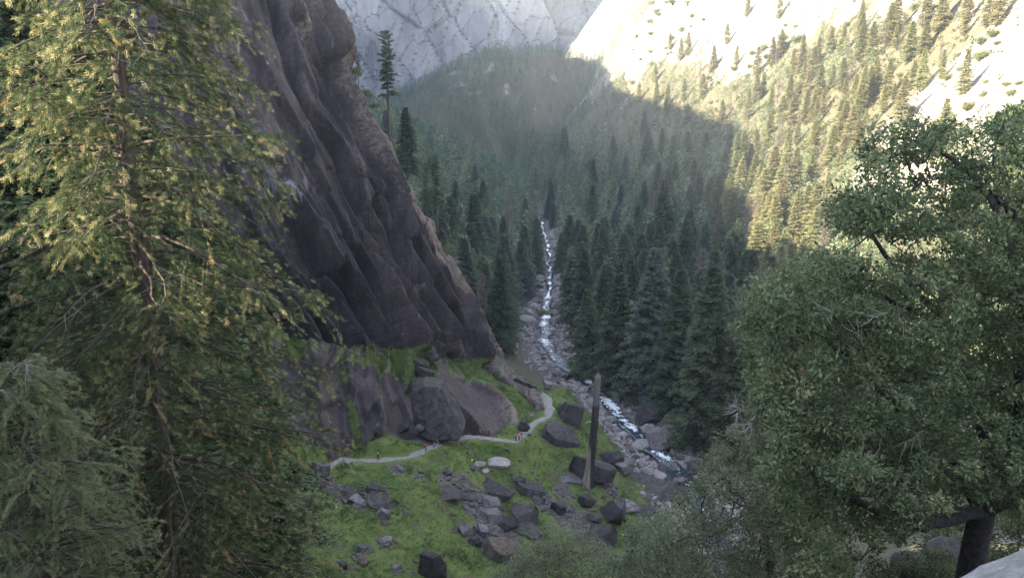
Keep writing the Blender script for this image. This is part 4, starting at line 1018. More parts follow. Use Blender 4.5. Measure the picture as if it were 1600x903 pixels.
M_OAKBARK = NT('oak_bark'); _p = M_OAKBARK.obj(); M_OAKBARK.bump(M_OAKBARK.noise(_p, 16, 6, .7), .03, 1); M_OAKBARK = M_OAKBARK.fin(M_OAKBARK.ramp(M_OAKBARK.noise(_p, 12, 6, .7), (.35, (.014, .012, .012)), (.65, (.06, .05, .048))), .9)
OAK_OUT = [(1352, 245), (1365, 205), (1410, 190), (1470, 188), (1520, 205), (1560, 178), (1640, 160), (1760, 240), (1800, 420), (1800, 700), (1700, 800), (1600, 800), (1560, 780), (1500, 775), (1450, 800), (1400, 850), (1330, 900),
           (1240, 905), (1200, 800), (1190, 700), (1175, 610), (1160, 540), (1170, 470), (1205, 430), (1260, 395), (1330, 400), (1400, 365), (1330, 365), (1290, 340), (1300, 310), (1345, 285)]
OAK_HOLES = [(1375, 385, 75, 26), (1290, 372, 45, 26), (1465, 385, 46, 22), (1500, 365, 40, 14), (1345, 270, 18, 12), (1420, 345, 30, 10), (1560, 330, 28, 14), (1440, 470, 16, 14), (1350, 615, 12, 16), (1585, 290, 14, 14), (1240, 500, 12, 12)]
def oakY(u, v, rg): return 9.2 + 4.6 * rg.uniform() + .9 * abs(u - 1450) / 300 * rg.uniform(-.3, 1) - .8 * (v > 650) * rg.uniform()
Cn, Rd = clusters_in(rgO, OAK_OUT, OAK_HOLES, 1500, oakY, .13, .27, 0)
base = at(1522, 885, 11.6); fork = at(1535, 800, 11.5)
oak = empty('oak_tree', tuple(base))
b = MB(); L3 = lambda *p: np.array(p) - base
b.tube([base * 0 + [0.05, 0, -1.6], base * 0 + [0, 0, -.3], L3(*at(1524, 850, 11.55)), L3(*fork)], [.34, .25, .2, .19], 12)
limbs = [[fork, at(1470, 815, 11), at(1440, 822, 10.6), at(1370, 800, 10.2), at(1290, 760, 10.1), at(1230, 700, 10.4)],
         [fork, at(1510, 740, 11.6), at(1450, 690, 11.6), at(1380, 610, 11.4), at(1290, 530, 11.6), at(1220, 480, 11.8)],
         [fork, at(1550, 720, 11.8), at(1530, 600, 12.2), at(1470, 500, 12.2), at(1410, 420, 12), at(1330, 330, 12)],
         [fork, at(1590, 700, 11.2), at(1600, 540, 11), at(1580, 400, 11), at(1545, 300, 11.3), at(1480, 235, 11.6), at(1400, 215, 11.8)],
         [fork, at(1620, 760, 11.4), at(1690, 650, 11.5), at(1720, 480, 11.5), at(1680, 330, 11.6)],
         [at(1545, 300, 11.3), at(1570, 320, 11.4), at(1590, 340, 11.5)],
         [at(1470, 500, 12.2), at(1400, 470, 11.5), at(1320, 445, 11.3)]]
nodes = []
for i, lm in enumerate(limbs):
    P = resample(np.array(lm), 14) - base; P[1:-1] += rgO.normal(0, .035, (12, 3)); b.tube(P, np.linspace(.125 if i < 5 else .05, .022, 14), 8); nodes += list(P[2:])
link_limbs(b, nodes, Cn[:640] - base, rgO, .016, .004)
b.build('trunk', M_OAKBARK, oak, True)
C2, R2 = clusters_in(rgO, [(1500, 300), (1640, 260), (1800, 420), (1800, 700), (1640, 800), (1540, 740), (1480, 560), (1470, 420)], [], 330, lambda u, v, rg: 12.5 + 2.2 * rg.uniform(), .16, .3, 0)
Cn = np.concatenate([Cn, C2]); Rd = np.r_[Rd, R2]
V, F, A = leaf_cloud(rgO, Cn - base, Rd, 105, .072)
mk('crown', V, F, M_OAK, oak, False, dict(tint=A))
tag(oak, 'big spreading oak in front of the sunlit slope, dark forked trunk by the pale rock', 'oak tree')
dm = MB()
for q in range(9):
    p0 = at(rgO.uniform(1180, 1560), rgO.uniform(420, 760), rgO.uniform(9, 9.6)) - base; d = unit(rgO.normal(0, 1, 3) + np.array([-.6, -.3, .3]))
    for k in range(5):
        s = np.linspace(0, 1, 5)[:, None]; dd2 = unit(d + rgO.normal(0, .45, 3)); dm.tube(p0 + d * k * .06 + dd2 * s * rgO.uniform(.15, .45) + rgO.normal(0, .01, (5, 3)), np.linspace(.006, .0015, 5), 4)
tag(dm.build('dead_twigs', M_TWIG, oak, True), kind='stuff')
# --- the grey-green small-leaved trees in front of it, lower left
def bush(name, rg, outline, holes, n, Yf, rr, per, leaf, mat, foot, label, cat, r0=.014, ntr=4):
    Cn, Rd = clusters_in(rg, outline, holes, n, Yf, rr[0], rr[1], 0); fo_ = np.array(foot); e = empty(name, tuple(fo_)); b = MB(); nodes = []
    ctr = Cn.mean(0) - fo_
    for k in range(ntr):
        tgt = Cn[rg.integers(0, len(Cn))] - fo_; P = np.linspace(0, 1, 8)[:, None] * (ctr * .4 + tgt * .55); P[1:] += rg.normal(0, .05, (7, 3)); P[0, 2] = -.4
        b.tube(P, np.linspace(r0 * 4, r0, 8), 7); nodes += list(P[2:])
    link_limbs(b, nodes, Cn[::2] - fo_, rg, r0, r0 * .25); b.build('trunk', M_BARK, e, True)
    V, F, A = leaf_cloud(rg, Cn - fo_, Rd, per, leaf); mk('crown', V, F, mat, e, False, dict(tint=A)); return tag(e, label, cat)
LEFT_OUT = [(1155, 470), (1200, 420), (1260, 400), (1300, 430), (1290, 560), (1310, 700), (1290, 905), (1000, 960), (1010, 830), (1050, 812), (1062, 770), (1085, 735), (1110, 705), (1125, 690), (1175, 640), (1180, 590), (1150, 520)]
bush('oak_tree', np.random.default_rng(32), LEFT_OUT, [(1230, 480, 18, 22), (1150, 800, 18, 14)], 760, lambda u, v, rg: 14.5 + 3.5 * rg.uniform() - 1.5 * (v > 740), (.16, .34), 115, .062, M_OAKGREY, at(1200, 980, 15.5),
     'paler small-leaved oak at the left side of the big dark oak', 'oak tree', .02, 5)
bush('shrub', np.random.default_rng(33), [(770, 905), (795, 880), (830, 850), (870, 828), (920, 838), (955, 850), (985, 870), (1000, 905), (1000, 1010), (770, 1010)], [], 260, lambda u, v, rg: 24 + 4 * rg.uniform(), (.3, .6), 170, .085, M_OAKGREY, at(880, 1010, 26),
     'rounded grey-green bush at the bottom edge below the dark boulders', 'shrub', .025, 5)
bush('shrub', np.random.default_rng(34), [(955, 905), (965, 860), (985, 830), (1003, 800), (1018, 812), (1030, 800), (1045, 805), (1050, 840), (1100, 870), (1110, 1000), (950, 1000)], [(1010, 850, 8, 10)], 200, lambda u, v, rg: 20 + 3 * rg.uniform(), (.22, .45), 170, .075, M_OAKGREY, at(1030, 1010, 22),
     'taller pale bush between the rounded grey-green one and the oaks', 'shrub', .022, 5)
# --- bleached dead branch poking out between the oaks
b = MB(); rgD = np.random.default_rng(9)
def twiggy(b, p, d, L, r, lev, rg):
    n = 6; s = np.linspace(0, 1, n)[:, None]; bend = unit(rg.normal(0, 1, 3)) * L * .18; P = p + d * L * s + bend * np.sin(s * math.pi * .9); b.tube(P, np.linspace(r, r * .45, n), 6)
    if lev == 0: return
    for k in range(5 if lev > 1 else 4):
        i = rg.integers(2, n); twiggy(b, P[i], unit(d + rg.normal(0, .55, 3) + np.array([-.1, 0, .12])), L * rg.uniform(.4, .62), r * .45, lev - 1, rg)
p0 = at(1232, 640, 14.2); p1 = at(1195, 632, 13.6)
o0 = np.array(at(1290, 655, 15.0))
b.tube([o0 * 0, p0 - o0, p1 - o0], [.05, .042, .032], 7)
twiggy(b, p1 - o0, unit(at(1120, 628, 13.2) - p1), .62, .026, 3, rgD); twiggy(b, p1 - o0, unit(at(1150, 690, 13.2) - p1), .5, .018, 3, rgD); twiggy(b, p0 - o0, unit(at(1205, 600, 13.6) - p0), .4, .014, 2, rgD)
o = b.build('dead_branch', M_DEADWOOD, None, True); o.location = o0; tag(o, 'bleached white dead branch with many bare twigs at the left edge of the oak', 'branch')
# --- pale lichen rock at the viewer's feet
def lichen_rock():
    us = np.linspace(1380, 1900, 150); t = np.linspace(0, 1, 110)
    k = NT('lichen_granite'); p = k.pos(); n1 = k.noise(p, 9, 8, .72); n2 = k.noise(p, 42, 5, .7)
    c = k.ramp(n1, (.35, (.12, .11, .105)), (.55, (.21, .2, .19)), (.7, (.3, .29, .28))); c = k.mix(k.math('MULTIPLY', k.step(n2, .56, .64), .6), c, (.1, .095, .09)); c = k.mix(k.step(k.noise(p, 16, 6, .75), .6, .68), c, (.3, .31, .22))
    k.bump(k.noise(p, 30, 8, .7), .02, .9); m = k.fin(c, .9)
    V, F = boulder_mesh(88, 6, 7, (.6, .9), .05); V[:, 2] = np.where(V[:, 2] > 0, V[:, 2], V[:, 2] * 1.2)
    V = V + .012 * fbm(V * 14, 4, 3)[:, None] * np.array([0, 0, 1.])
    o = mk('granite_rock', V * np.array([3.3, 2.0, 1.5]), F, m, None, True); o.location = at(1775, 1108, 3.2); o.rotation_euler = (R(4), R(-10), R(14))
    tag(o, 'pale speckled granite rock in the bottom right corner at the viewer\'s feet', 'rock')
lichen_rock()
for (u, v, Y, s, lab) in ((1475, 856, 14.5, .6, 'grey granite rock seen under the oak limbs, left of its trunk'), (1420, 885, 13.5, .7, 'grey rock low under the oak, in front of the larger one')):
    p = at(u, v, Y); boulder(tuple(p), (s * 1.4, s, s * .8), 'round', 'grey', (0, .1, .4), lab)
# fallen twigs and brush under the oak
bush('shrub', np.random.default_rng(36), [(1330, 905), (1400, 860), (1470, 850), (1500, 880), (1480, 960), (1330, 960)], [], 60, lambda u, v, rg: 12.5 + 1.2 * rg.uniform(), (.12, .25), 110, .05, M_OAK, at(1420, 960, 13), 'low leafy shrub under the oak, above the pale corner rock', 'shrub', .01, 3)

bush('shrub', np.random.default_rng(37), [(1440, 830), (1500, 790), (1570, 770), (1640, 760), (1760, 780), (1760, 930), (1440, 930)], [], 330, lambda u, v, rg: 14.5 + 2.5 * rg.uniform(), (.16, .32), 120, .065, M_OAK, at(1570, 960, 16), 'leafy dark shrub behind the forked trunk of the big oak', 'shrub', .012, 4)
# ------------------------------------------------------------------ the large fir in front on the left
def near_fir(name, rg, foot, ztop, z0, zvis0, zvis1, Rf, nbr, K, J, tw, mat, label, cat, tr, lop=(0, 0), deadn=60, droop=.28, tmpl=None, leanx=0, bare=()):
    foot = np.array(foot); e = empty(name, tuple(foot)); H = ztop - foot[2]
    tmpl = tmpl or T_BRUSH
    b = MB(); zz = np.linspace(-2, H, 26); wob = np.cumsum(rg.normal(0, .03, (26, 2)), 0); rad = tr * (1 - .9 * np.clip(zz / H, 0, 1)) + .01
    b.tube(np.c_[wob[:, 0] + leanx * zz / H, wob[:, 1], zz], rad, 12)
    dead = MB()
    t = (np.arange(nbr) + rg.uniform(0, 1, nbr)) / nbr; zb = zvis0 + (zvis1 - zvis0) * t - foot[2]; az = np.arange(nbr) * 2.39996 + rg.uniform(-.6, .6, nbr)
    P_, D_, S_, T_ = [], [], [], []
    for i in range(nbr):
        hz = np.array([math.cos(az[i]), math.sin(az[i]), 0]); sdv = np.array([-hz[1], hz[0], 0])
        L = Rf(zb[i] + foot[2]) * rg.uniform(.62, 1.08) * (1 + lop[0] * hz[0] + lop[1] * hz[1]); 
        if L < .15: continue
        c0 = np.array([np.interp(zb[i], zz, wob[:, 0] + leanx * zz / H), np.interp(zb[i], zz, wob[:, 1]), zb[i]])
        up = rg.uniform(.0, .3); dr = droop * rg.uniform(.7, 1.5); tip = rg.uniform(.0, .16)
        s = np.linspace(0, 1, 9); zc = L * (up * s - dr * s * s * 1.3 + tip * s ** 4); wv_ = rg.normal(0, .02 * L, 9).cumsum() * s
        B = c0 + hz * (L * s)[:, None] + sdv * wv_[:, None]; B[:, 2] += zc
        b.tube(B, np.linspace(.014 + .011 * L, .006, 9), 5, cap=False)
        isdead = rg.uniform() < .07
        ks = np.linspace(.14, 1, K) + rg.uniform(-.4, .4, K) / K; ks = np.clip(ks, .1, 1)
        dens = .45 + .55 * sstep(.1, .5, ks)
        for sg in (-1, 1):
            live = (rg.uniform(0, 1, K) < .95 * dens) & (np.sin(ks * rg.uniform(14, 24) + rg.uniform(0, 6)) > -.55) & (not isdead)
            kk = ks[live]; n = len(kk)
            if n:
                p0 = np.stack([np.interp(kk, s, B[:, j]) for j in range(3)], 1)
                bl = (L * .30 * (1 - kk) ** .6 + .22 + .1 * L * (kk > .2)) * rg.uniform(.6, 1.2, n)
                d0 = hz * rg.uniform(.4, 1.0, n)[:, None] + sdv * sg * rg.uniform(.5, 1.1, n)[:, None]; d0[:, 2] += rg.uniform(-.35, .12, n); d0 = unit(d0)
                q = np.linspace(.3, 1.05, J)[None] + rg.uniform(-.08, .08, (n, J)); hang = rg.uniform(.15, .75, n)[:, None]
                pt = p0[:, None] + d0[:, None] * (bl[:, None] * q)[..., None]; pt[..., 2] -= bl[:, None] * hang * q * q
                dd = d0[:, None] * np.ones((1, J, 1)); dd = dd + rg.normal(0, .3, dd.shape); dd[..., 2] -= 1.3 * hang * q
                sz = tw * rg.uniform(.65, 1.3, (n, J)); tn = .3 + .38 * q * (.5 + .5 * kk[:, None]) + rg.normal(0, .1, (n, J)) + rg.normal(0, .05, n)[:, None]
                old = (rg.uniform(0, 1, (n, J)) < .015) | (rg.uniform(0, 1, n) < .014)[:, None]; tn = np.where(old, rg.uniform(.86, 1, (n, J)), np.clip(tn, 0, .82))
                P_.append(pt.reshape(-1, 3)); D_.append(dd.reshape(-1, 3)); S_.append(sz.ravel()); T_.append(tn.ravel())
                for m in range(n):
                    if rg.uniform() < .22:
                        e1 = p0[m] + d0[m] * bl[m] * .85 + np.array([0, 0, -bl[m] * hang[m, 0] * .6]); dead.tube([p0[m], (p0[m] + e1) / 2 + [0, 0, .05 * bl[m]], e1], [.009, .007, .004], 4, cap=False)
        if isdead or rg.uniform() < .25:
            for m in range(9 if isdead else 3):
                k0 = rg.uniform(.3, 1); p0 = np.array([np.interp(k0, s, B[:, j]) for j in range(3)]); dv = unit(hz * rg.uniform(.2, 1) + sdv * rg.uniform(-1, 1) + np.array([0, 0, rg.uniform(-.6, .2)]))
                l_ = rg.uniform(.25, .9); q_ = np.linspace(0, 1, 4)[:, None]; dead.tube(p0 + dv * l_ * q_ + np.array([0, 0, -.2 * l_]) * q_ ** 2 + rg.normal(0, .02, (4, 3)) * q_, np.linspace(.010, .003, 4), 4, cap=False)
    P, D, S, T = np.concatenate(P_), np.concatenate(D_), np.concatenate(S_), np.concatenate(T_)
    X, Y, Z = frames(D, rg, 1.2); S = S[:, None]
    V, F, A = scatter(tmpl[0], tmpl[1], P, X * S, Y * S, Z * S, T)
    for pts, r in bare: b.tube(np.array(pts) - foot, r, 7)
    b.build('trunk', M_BARK, e, True); mk('crown', V, F, mat, e, False, dict(tint=A)); tag(dead.build('bare_twigs', M_TWIG, e, True), kind='stuff')
    print(name, len(P), 'sprays', len(F), 'faces'); return tag(e, label, cat)
fx_, fy_ = at(205, 300, 28)[:2]
barel = [([at(205, 325, 28), at(170, 345, 27.4), at(120, 358, 26.8), at(70, 385, 26.2), at(20, 410, 25.8), at(-20, 428, 25.5)], np.array([.11, .1, .08, .06, .04, .02])),
         ([at(120, 358, 26.8), at(60, 372, 26.2), at(0, 385, 26)], np.array([.05, .03, .015])), ([at(70, 385, 26.2), at(40, 420, 26), at(0, 450, 25.7)], np.array([.04, .025, .01]))]
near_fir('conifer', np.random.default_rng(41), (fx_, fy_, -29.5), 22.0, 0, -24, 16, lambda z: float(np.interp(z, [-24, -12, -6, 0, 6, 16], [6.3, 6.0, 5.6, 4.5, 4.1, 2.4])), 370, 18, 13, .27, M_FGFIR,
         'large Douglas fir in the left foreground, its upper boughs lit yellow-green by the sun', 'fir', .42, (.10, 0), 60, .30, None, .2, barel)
fx2, fy2 = at(62, 850, 19)[:2]
tz2 = at(62, 556, 19)[2]
near_fir('conifer', np.random.default_rng(42), (fx2, fy2, -17.5), tz2, 0, -14.8, tz2 - .1, lambda z: float(np.interp(tz2 - z, [0, .5, 1.5, 3, 5, 8], [.35, .75, 1.35, 1.9, 2.5, 2.9])), 150, 13, 10, .17, M_YOUNGFIR,
         'small pale green young fir in the bottom left corner', 'fir', .12, (.1, 0), 40, .12)
# darker firs standing behind the large one
BACKP = conifer(np.random.default_rng(150), 30, 1.5, 5.2, 190, 14, 9, .75, M_FIR, T_FINE, droop=.45, gap=.08, tint1=.95, wood=60)
for (u, v, Y, H, lab, wd) in ((30, -20, 50, 44, 'tallest dark fir at the left edge, behind the large sunlit fir', 1.5), (125, 40, 60, 46, 'dark fir behind the upper trunk of the large sunlit fir, left of it', 1.5), (-70, 90, 44, 36, 'dark fir cut by the left edge near the top of the picture', 1.6), (215, 170, 62, 42, 'dark fir right behind the trunk of the large sunlit fir', 1.4), (70, 200, 55, 36, 'mid-height dark fir between the two tallest dark firs on the left', 1.5), (330, 330, 66, 36, 'dark fir behind the middle right boughs of the large fir', 1.35), (-60, 300, 40, 26, 'dark fir cut by the left edge below the bare limb of the large fir', 1.5), (120, 430, 52, 30, 'dark fir filling the left side behind the lower boughs of the large fir', 1.1),
                             (330, 560, 56, 26, 'dark fir behind the lower right boughs of the large fir', 1.1), (-20, 560, 33, 20, 'dark fir behind the small young fir at the left edge', 1.15), (250, 640, 44, 20, 'dark fir low behind the large fir, under its right boughs', 1.2), (420, 690, 47, 13, 'dark fir at the right foot of the large fir, next to the grass', 1.15), (130, 760, 34, 12, 'dark fir low between the young fir and the large fir', 1.2)):
    p = at(u, v, Y); place(BACKP, (p[0], p[1], p[2] - H), H, 30, wd, rgT.uniform(0, 6), lab, None, 'conifer', 'fir')
# ------------------------------------------------------------------ shrubs: round bushes of the slopes, one mesh each way
def shrub_proto(seed, n, leaf, mat):
    rg = np.random.default_rng(seed); C0 = unit(rg.normal(0, 1, (26, 3))) * rg.uniform(.2, .8, (26, 1)); C0[:, 2] = np.abs(C0[:, 2]) * .85
    V, F, A = leaf_cloud(rg, C0, rg.uniform(.22, .42, 26), n, leaf, tint=rg.normal(.5, .15, 26)); c = mk('crown', V, F, mat, None, False, dict(tint=A), link=False)
    b = MB(); link_limbs(b, [np.array([0, 0, -.3]), np.array([0, 0, 0.])], C0[::3], rg, .05, .015); return b.build('trunk', M_BARK, None, True, link=False), c
SHR = [shrub_proto(200 + i, 60, .13, M_SHRUB) for i in range(3)]
rgS = np.random.default_rng(12)
for (u, v, wpx, Y, lab) in ((885, 614, 24, 222, 'bright green bush at the river end of the path'), (850, 495, 30, None, 'leafy light green bush by the narrowing of the river'), (872, 612, 12, 230, 'small dark bush left of the bright green one at the path end'),
                            (545, 80, 26, 236, 'olive bush high on the cliff crest'), (553, 115, 24, 235, 'second olive bush down the cliff crest, beside the small pale pine'), (572, 150, 26, 234, 'dark bush on the cliff crest left of the tall pine'), (585, 168, 16, 233, 'low bush at the cliff crest just left of the tall pine trunk'),
                            (678, 638, 12, 165, 'bright green fern-like bush on the rock step above the path'), (648, 345, 24, 233, 'dark bush at the foot of the open pines on the crest'), (700, 392, 24, 236, 'dark bush on the lower cliff crest below the open pines'), (528, 40, 18, 238, 'topmost olive bush on the cliff crest')):
    p = hit(u, v) if Y is None else at(u, v, Y); s = wpx * np.linalg.norm(p) / FPX / 1.7
    place(SHR[int(rgS.integers(0, 3))], tuple(p), s, 1.0, 1.0, rgS.uniform(0, 6), lab, None, 'shrub', 'shrub')
ns = 0; taken = []
for k in range(6000):
    if ns >= 285: break
    y = rgS.uniform(300, 1250); u = rgS.uniform(960, 1600); x = (u - 800) / FPX * y * 1.02; g = float(G(x, y)); d = x - float(xr(y)) + max(0, y - 700) * .25
    if d < 60: continue
    uu, vv, dep = project(np.array([x, y, g]))
    if vv < -5 or vv > 420 or (uu > 1290 and vv > 230): continue
    zs = np.linspace(.3, .96, 24)
    if (G(x * zs, y * zs, False) > (g + 3) * zs).any(): continue
    if float(fbm2(np.array([x]), np.array([y]), 45, 3, 63)[0]) < -.1 + .12 * (d > 240): continue
    s = rgS.uniform(2.2, 6.0) * (1 + .4 * (y > 700))
    if any((x - a) ** 2 + (y - b_) ** 2 < (s * 1.3) ** 2 for a, b_ in taken): continue
    taken.append((x, y)); ns += 1
    place(SHR[ns % 3], (x, y, g - .3), s, 1.0, 1.0, rgS.uniform(0, 6), 'round bush on the pale sunlit granite slope', 'bushes of the sunlit slope', 'shrub', 'shrub')
print('slope shrubs', ns)
# brush that covers the lower slopes between the trees
nb_ = 34000; yb = rgS.uniform(150, 1200, nb_); ub = rgS.uniform(900, 1850, nb_); xb = (ub - 800) / FPX * yb * 1.02; db = xb - xr(yb); drb = np.maximum(db + np.clip(yb - 700, 0, 315) * .28 - 18 * sstep(700, 900, yb), 0)
m = (rgS.uniform(0, 1, nb_) > .95 * dome(xb, yb)) & (drb > 22) & ~((yb < 260) & (drb < 60)) & (rgS.uniform(0, 1, nb_) < 1 - .96 * sstep(175, 235, drb - 22 * (yb < 700) + 40 * fbm2(xb, yb, 40, 4, 31))) & (fbm2(xb, yb, 25, 3, 44) > -.25); xb, yb = xb[m], yb[m]; gb = G(xb, yb)
Cb = np.repeat(np.stack([xb, yb, gb], 1), 3, 0) + rgS.normal(0, .8, (len(xb) * 3, 3)) * np.array([1, 1, .3]); Cb[:, 2] += .7
M_UNDER = foliage('undergrowth_leaves', [(0, (.03, .042, .016)), (.5, (.085, .1, .04)), (1, (.17, .165, .075))], .35, .6, 0)
V, F, A = leaf_cloud(rgS, Cb, rgS.uniform(.8, 1.9, len(Cb)), 9, 1.15); tag(mk('undergrowth', V, F, M_UNDER, None, False, dict(tint=A)), kind='stuff')
# ------------------------------------------------------------------ the dead snag on the grassy slope
def snag():
    b = MB(); foot = at(919, 758, 165); foot[2] = float(G(foot[0], foot[1])); topp = at(933, 588, 164)
    n = 40; m = 20; V = []
    for i in range(n):
        t = i / (n - 1); c = (topp - foot) * t; c[0] += .25 * math.sin(t * 2.6); r = 1.02 * (1 - t) ** .0 * (.92 - .28 * t) * (1 if t < .93 else 1) + .6 * math.exp(-t * 16)
        for j in range(m):
            a = 2 * math.pi * j / m; rr_ = r * (1 + .12 * math.sin(3 * a + 1.5 * t) + .07 * math.sin(7 * a + 4 * t))
            zz = c[2] + (.5 * max(0, math.cos(a - 1.0)) if i == n - 1 else 0)
            V.append((c[0] + rr_ * math.cos(a), c[1] + rr_ * math.sin(a), zz - (1.0 if i == 0 else 0)))
    F = [(i * m + j, i * m + (j + 1) % m, (i + 1) * m + (j + 1) % m, (i + 1) * m + j) for i in range(n - 1) for j in range(m)]
    V.append(tuple(np.mean(V[-m:], 0) - [0, 0, .6])); F = np.array(F); F = np.concatenate([F[:, [0, 1, 2]], F[:, [0, 2, 3]], [((n - 1) * m + j, (n - 1) * m + (j + 1) % m, n * m) for j in range(m)]])
    V = np.array(V); V[(n - 1) * m:n * m, 2] += np.random.default_rng(6).uniform(-.6, .5, m); k = NT('charred_snag_wood'); p = k.obj(); n1 = k.noise(k.mapping(p, (1, 1, .06)), 2.6, 6, .7); sep = k.n('ShaderNodeSeparateXYZ'); k.l(p, sep.inputs[0])
    low = k.step(k.math('ADD', sep.outputs[2], k.math('MULTIPLY', n1, 5)), 13.5, 10.5); side = k.step(k.math('ADD', sep.outputs[0], k.math('MULTIPLY', n1, .6)), .75, .35)
    dark = k.ramp(n1, (.3, (.014, .011, .012)), (.7, (.05, .043, .044))); pale = k.ramp(n1, (.3, (.09, .072, .055)), (.5, (.24, .2, .16)), (.7, (.34, .3, .25)))
    c = k.mix(k.math('MULTIPLY', low, side), dark, pale)
    red = k.math('MULTIPLY', k.step(sep.outputs[2], 17.2, 17.9), k.step(sep.outputs[2], 19.6, 18.9)); c = k.mix(k.math('MULTIPLY', k.math('MULTIPLY', red, k.step(n1, .45, .6)), .4), c, (.12, .045, .03)); c = k.mix(k.step(sep.outputs[2], 19.4, 20.2), c, (.12, .105, .1))
    k.bump(n1, .12, .9); o = mk('dead_snag', np.array(V), F, k.fin(c, .9), None, True); o.location = foot
    b = MB(); rg = np.random.default_rng(3)
    for q in range(6):
        t = rg.uniform(.55, .95); p0 = (topp - foot) * t; d = unit(np.array([rg.choice([-1, 1, 1]), rg.uniform(-.6, .3), rg.uniform(-.3, .5)])); b = MB(); b.tube([p0, p0 + d * 1.2, p0 + d * 2.0 + [0, 0, -.3]], [.09, .06, .02], 5); b.build('branch_stub', M_DEADWOOD, o, True)
    return tag(o, 'tall leaning dead tree trunk, charred above and split pale below, on the grass slope', 'dead trunk')
snag()
# ------------------------------------------------------------------ hikers on the path
def cloth(name, c): return NT(name).fin(c, .85)
PM = dict(skin=cloth('skin', (.45, .28, .2)), black=cloth('black_cloth', (.012, .012, .014)), red=cloth('red_cloth', (.5, .022, .03)), blue=cloth('blue_cloth', (.02, .05, .42)), tan=cloth('tan_cloth', (.3, .24, .17)), grey=cloth('grey_cloth', (.1, .1, .11)),
          white=cloth('white_cloth', (.75, .74, .72)), lime=cloth('lime_cloth', (.42, .8, .04)), maroon=cloth('maroon_cloth', (.1, .02, .022)), sky=cloth('pale_blue_cloth', (.3, .55, .8)), hair=cloth('dark_hair', (.02, .014, .01)))
def skin_mesh(name, J, E, mat, parent, root=0, sub=2):
    bm = bmesh.new(); lay = bm.verts.layers.skin.verify(); vs = []
    for i, (p, r) in enumerate(J):
        v = bm.verts.new(p); v[lay].radius = (r, r) if np.isscalar(r) else r; v[lay].use_root = (i == root); vs.append(v)
    for a, b in E: bm.edges.new((vs[a], vs[b]))
    me = bpy.data.meshes.new(name); bm.to_mesh(me); bm.free(); me.materials.append(mat)
    o = bpy.data.objects.new(name, me); COL.objects.link(o); o.parent = parent
    k = o.modifiers.new('skin', 'SKIN'); k.use_smooth_shade = True; s = o.modifiers.new('sub', 'SUBSURF'); s.levels = s.render_levels = sub
    return o
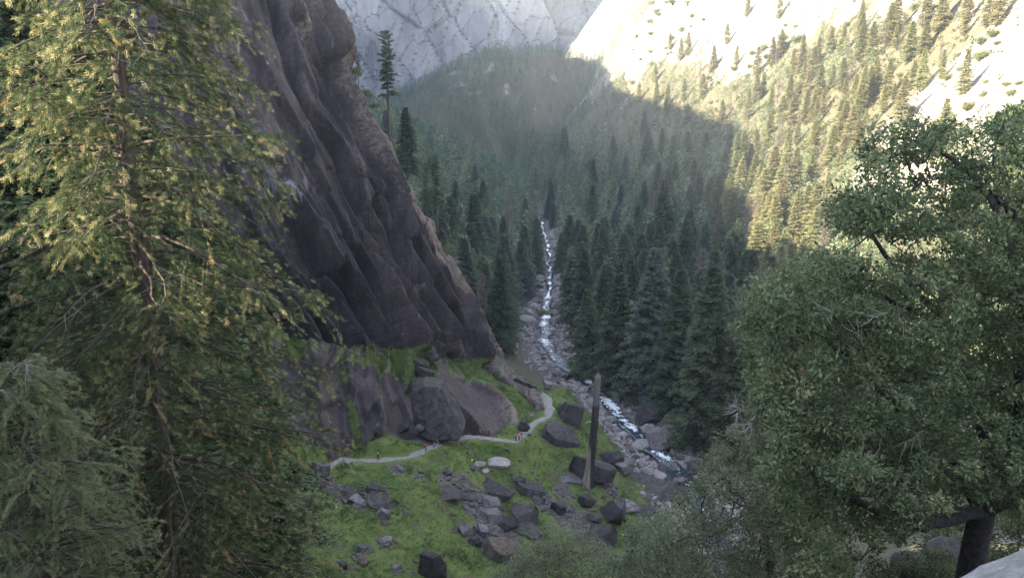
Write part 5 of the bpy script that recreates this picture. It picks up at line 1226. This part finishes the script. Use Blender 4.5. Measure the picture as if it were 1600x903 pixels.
def person(loc, rz, label, top='red', legs='black', hat=None, pack=None, stride=.2, arm=.15, sit=False, poles=False):
    e = empty('person', tuple(loc), rz); hz = .93 if not sit else .22
    def leg(sd, f):
        if sit: return [((sd * .1, 0, hz), .085), ((sd * .13, -.4, hz + .22), .06), ((sd * .14, -.68, .06), .045), ((sd * .14, -.82, .04), .04)]
        return [((sd * .09, 0, hz), .09), ((sd * .1, -f * .5 - .04, .5), .062), ((sd * .1, -f, .09), .045), ((sd * .1, -f - .15, .04), .04)]
    ll, lr = leg(1, stride), leg(-1, -stride); sh = hz + .5
    def armj(sd, f): return [((sd * .19, 0, sh - .03), .06), ((sd * .24, -f * .4 + .03, sh - .31), .047), ((sd * .24, -f - .1, sh - .52), .036), ((sd * .235, -f - .17, sh - .6), .03)]
    al, ar = armj(1, -arm), armj(-1, arm)
    J = [((0, 0, hz), (.14, .1)), ((0, .0, hz + .25), (.125, .09)), ((0, 0, sh - .05), (.16, .1)), ((0, -.01, sh + .07), .055), ((0, -.02, sh + .17), (.075, .09)), ((0, -.02, sh + .28), (.07, .085))]
    E = [(0, 1), (1, 2), (2, 3), (3, 4), (4, 5)]
    for ch, at_ in ((ll, 0), (lr, 0), (al, 2), (ar, 2)):
        pr = at_
        for q in ch: J.append(q); E.append((pr, len(J) - 1)); pr = len(J) - 1
    skin_mesh('body', J, E, PM['skin'], e)
    g = 1.22
    JJ = [(J[0][0], (.165, .125)), (J[1][0], (.15, .115)), (J[2][0], (.185, .125)), (J[3][0][:2] + (sh + .02,), .07)]; EE = [(0, 1), (1, 2), (2, 3)]
    for ch in (al, ar):
        pr = 2
        for q in ch[:3]: JJ.append((q[0], q[1] * g + .006)); EE.append((pr, len(JJ) - 1)); pr = len(JJ) - 1
    skin_mesh('jacket', JJ, EE, PM[top], e, 1)
    JJ = [((0, 0, hz + .06), (.155, .115)), ((0, 0, hz - .03), (.15, .11))]; EE = [(0, 1)]
    for ch in (ll, lr):
        pr = 1
        for q in ch[:3]: JJ.append((q[0], q[1] * g + .004)); EE.append((pr, len(JJ) - 1)); pr = len(JJ) - 1
    skin_mesh('trousers', JJ, EE, PM[legs], e, 0)
    for ch in (ll, lr): skin_mesh('shoe', [(ch[2][0][:2] + (.05,), .055), (ch[3][0], .05)], [(0, 1)], PM['grey'], e)
    skin_mesh('hat' if hat else 'hair', [((0, .012, sh + .245), (.09, .1)), ((0, .005, sh + .35), (.07, .08))], [(0, 1)], PM[hat or 'hair'], e)
    if pack: skin_mesh('backpack', [((0, .19, hz + .1), (.14, .09)), ((0, .2, sh - .02), (.13, .08))], [(0, 1)], PM[pack], e)
    if poles:
        b = MB()
        for sd in (-1, 1): b.tube([(sd * .24, -.3, sh - .55), (sd * .3, -.45, .0)], .012, 5)
        b.build('walking_poles', PM['grey'], e)
    return tag(e, label, 'hiker')
def on_path(u, v):
    d = ray(u, v); Y = np.arange(105, 230, .1); P = d[None] * (Y / d[1])[:, None]; dd, tz_ = trail_dist(P[:, 0], P[:, 1])
    g = np.where(dd < 2.2, tz_ + .08, G(P[:, 0], P[:, 1])); i = int(np.argmax(g > P[:, 2])); return np.array([P[i, 0], P[i, 1], g[i]])
for (u, v, rz, lab, kw) in (
    (591, 719, 1.2, 'hiker dressed in black with poles, walking alone past the grassy mound', dict(top='black', legs='black', hat='white', pack='grey', poles=True)),
    (665, 704, 2.6, 'hiker in a bright red jacket and black trousers on the wide part of the path', dict(top='red', legs='black', arm=.3)),
    (679, 703, 2.9, 'hiker in a blue jacket near the huge leaning block', dict(top='blue', legs='tan', arm=.35)),
    (684, 698, .4, 'hiker in a dark maroon top and tan trousers behind the blue jacket', dict(top='maroon', legs='tan', hat='tan', stride=.05)),
    (750, 680, 1.4, 'hiker in red at the rock wall, left of the one in dark clothes', dict(top='red', legs='maroon', stride=.1)),
    (764, 680, 1.6, 'hiker in dark clothes midway along the rock wall', dict(top='black', legs='black', pack='black', stride=.25)),
    (806, 690, .3, 'hiker in black with a white hat at the bend of the path', dict(top='black', legs='black', hat='white')),
    (811, 689, .5, 'hiker in a red jacket beside the white hat', dict(top='red', legs='black', stride=.12)),
    (815, 685, 2.2, 'hiker with a red top and grey trousers, rearmost of the trio at the bend', dict(top='red', legs='grey', pack='black')),
    (458, 768, 1.0, 'hiker in pale blue at the walled path bend by the fir boughs', dict(top='sky', legs='grey', stride=.1))):
    person(on_path(u, v), rz, lab, **kw)
p = hit(738, 722); person(p, .8, 'hiker in a bright lime jacket sitting by the pale whale-shaped boulder', top='lime', legs='black', sit=True)
HAZE_D = 0.000115
build_haze()
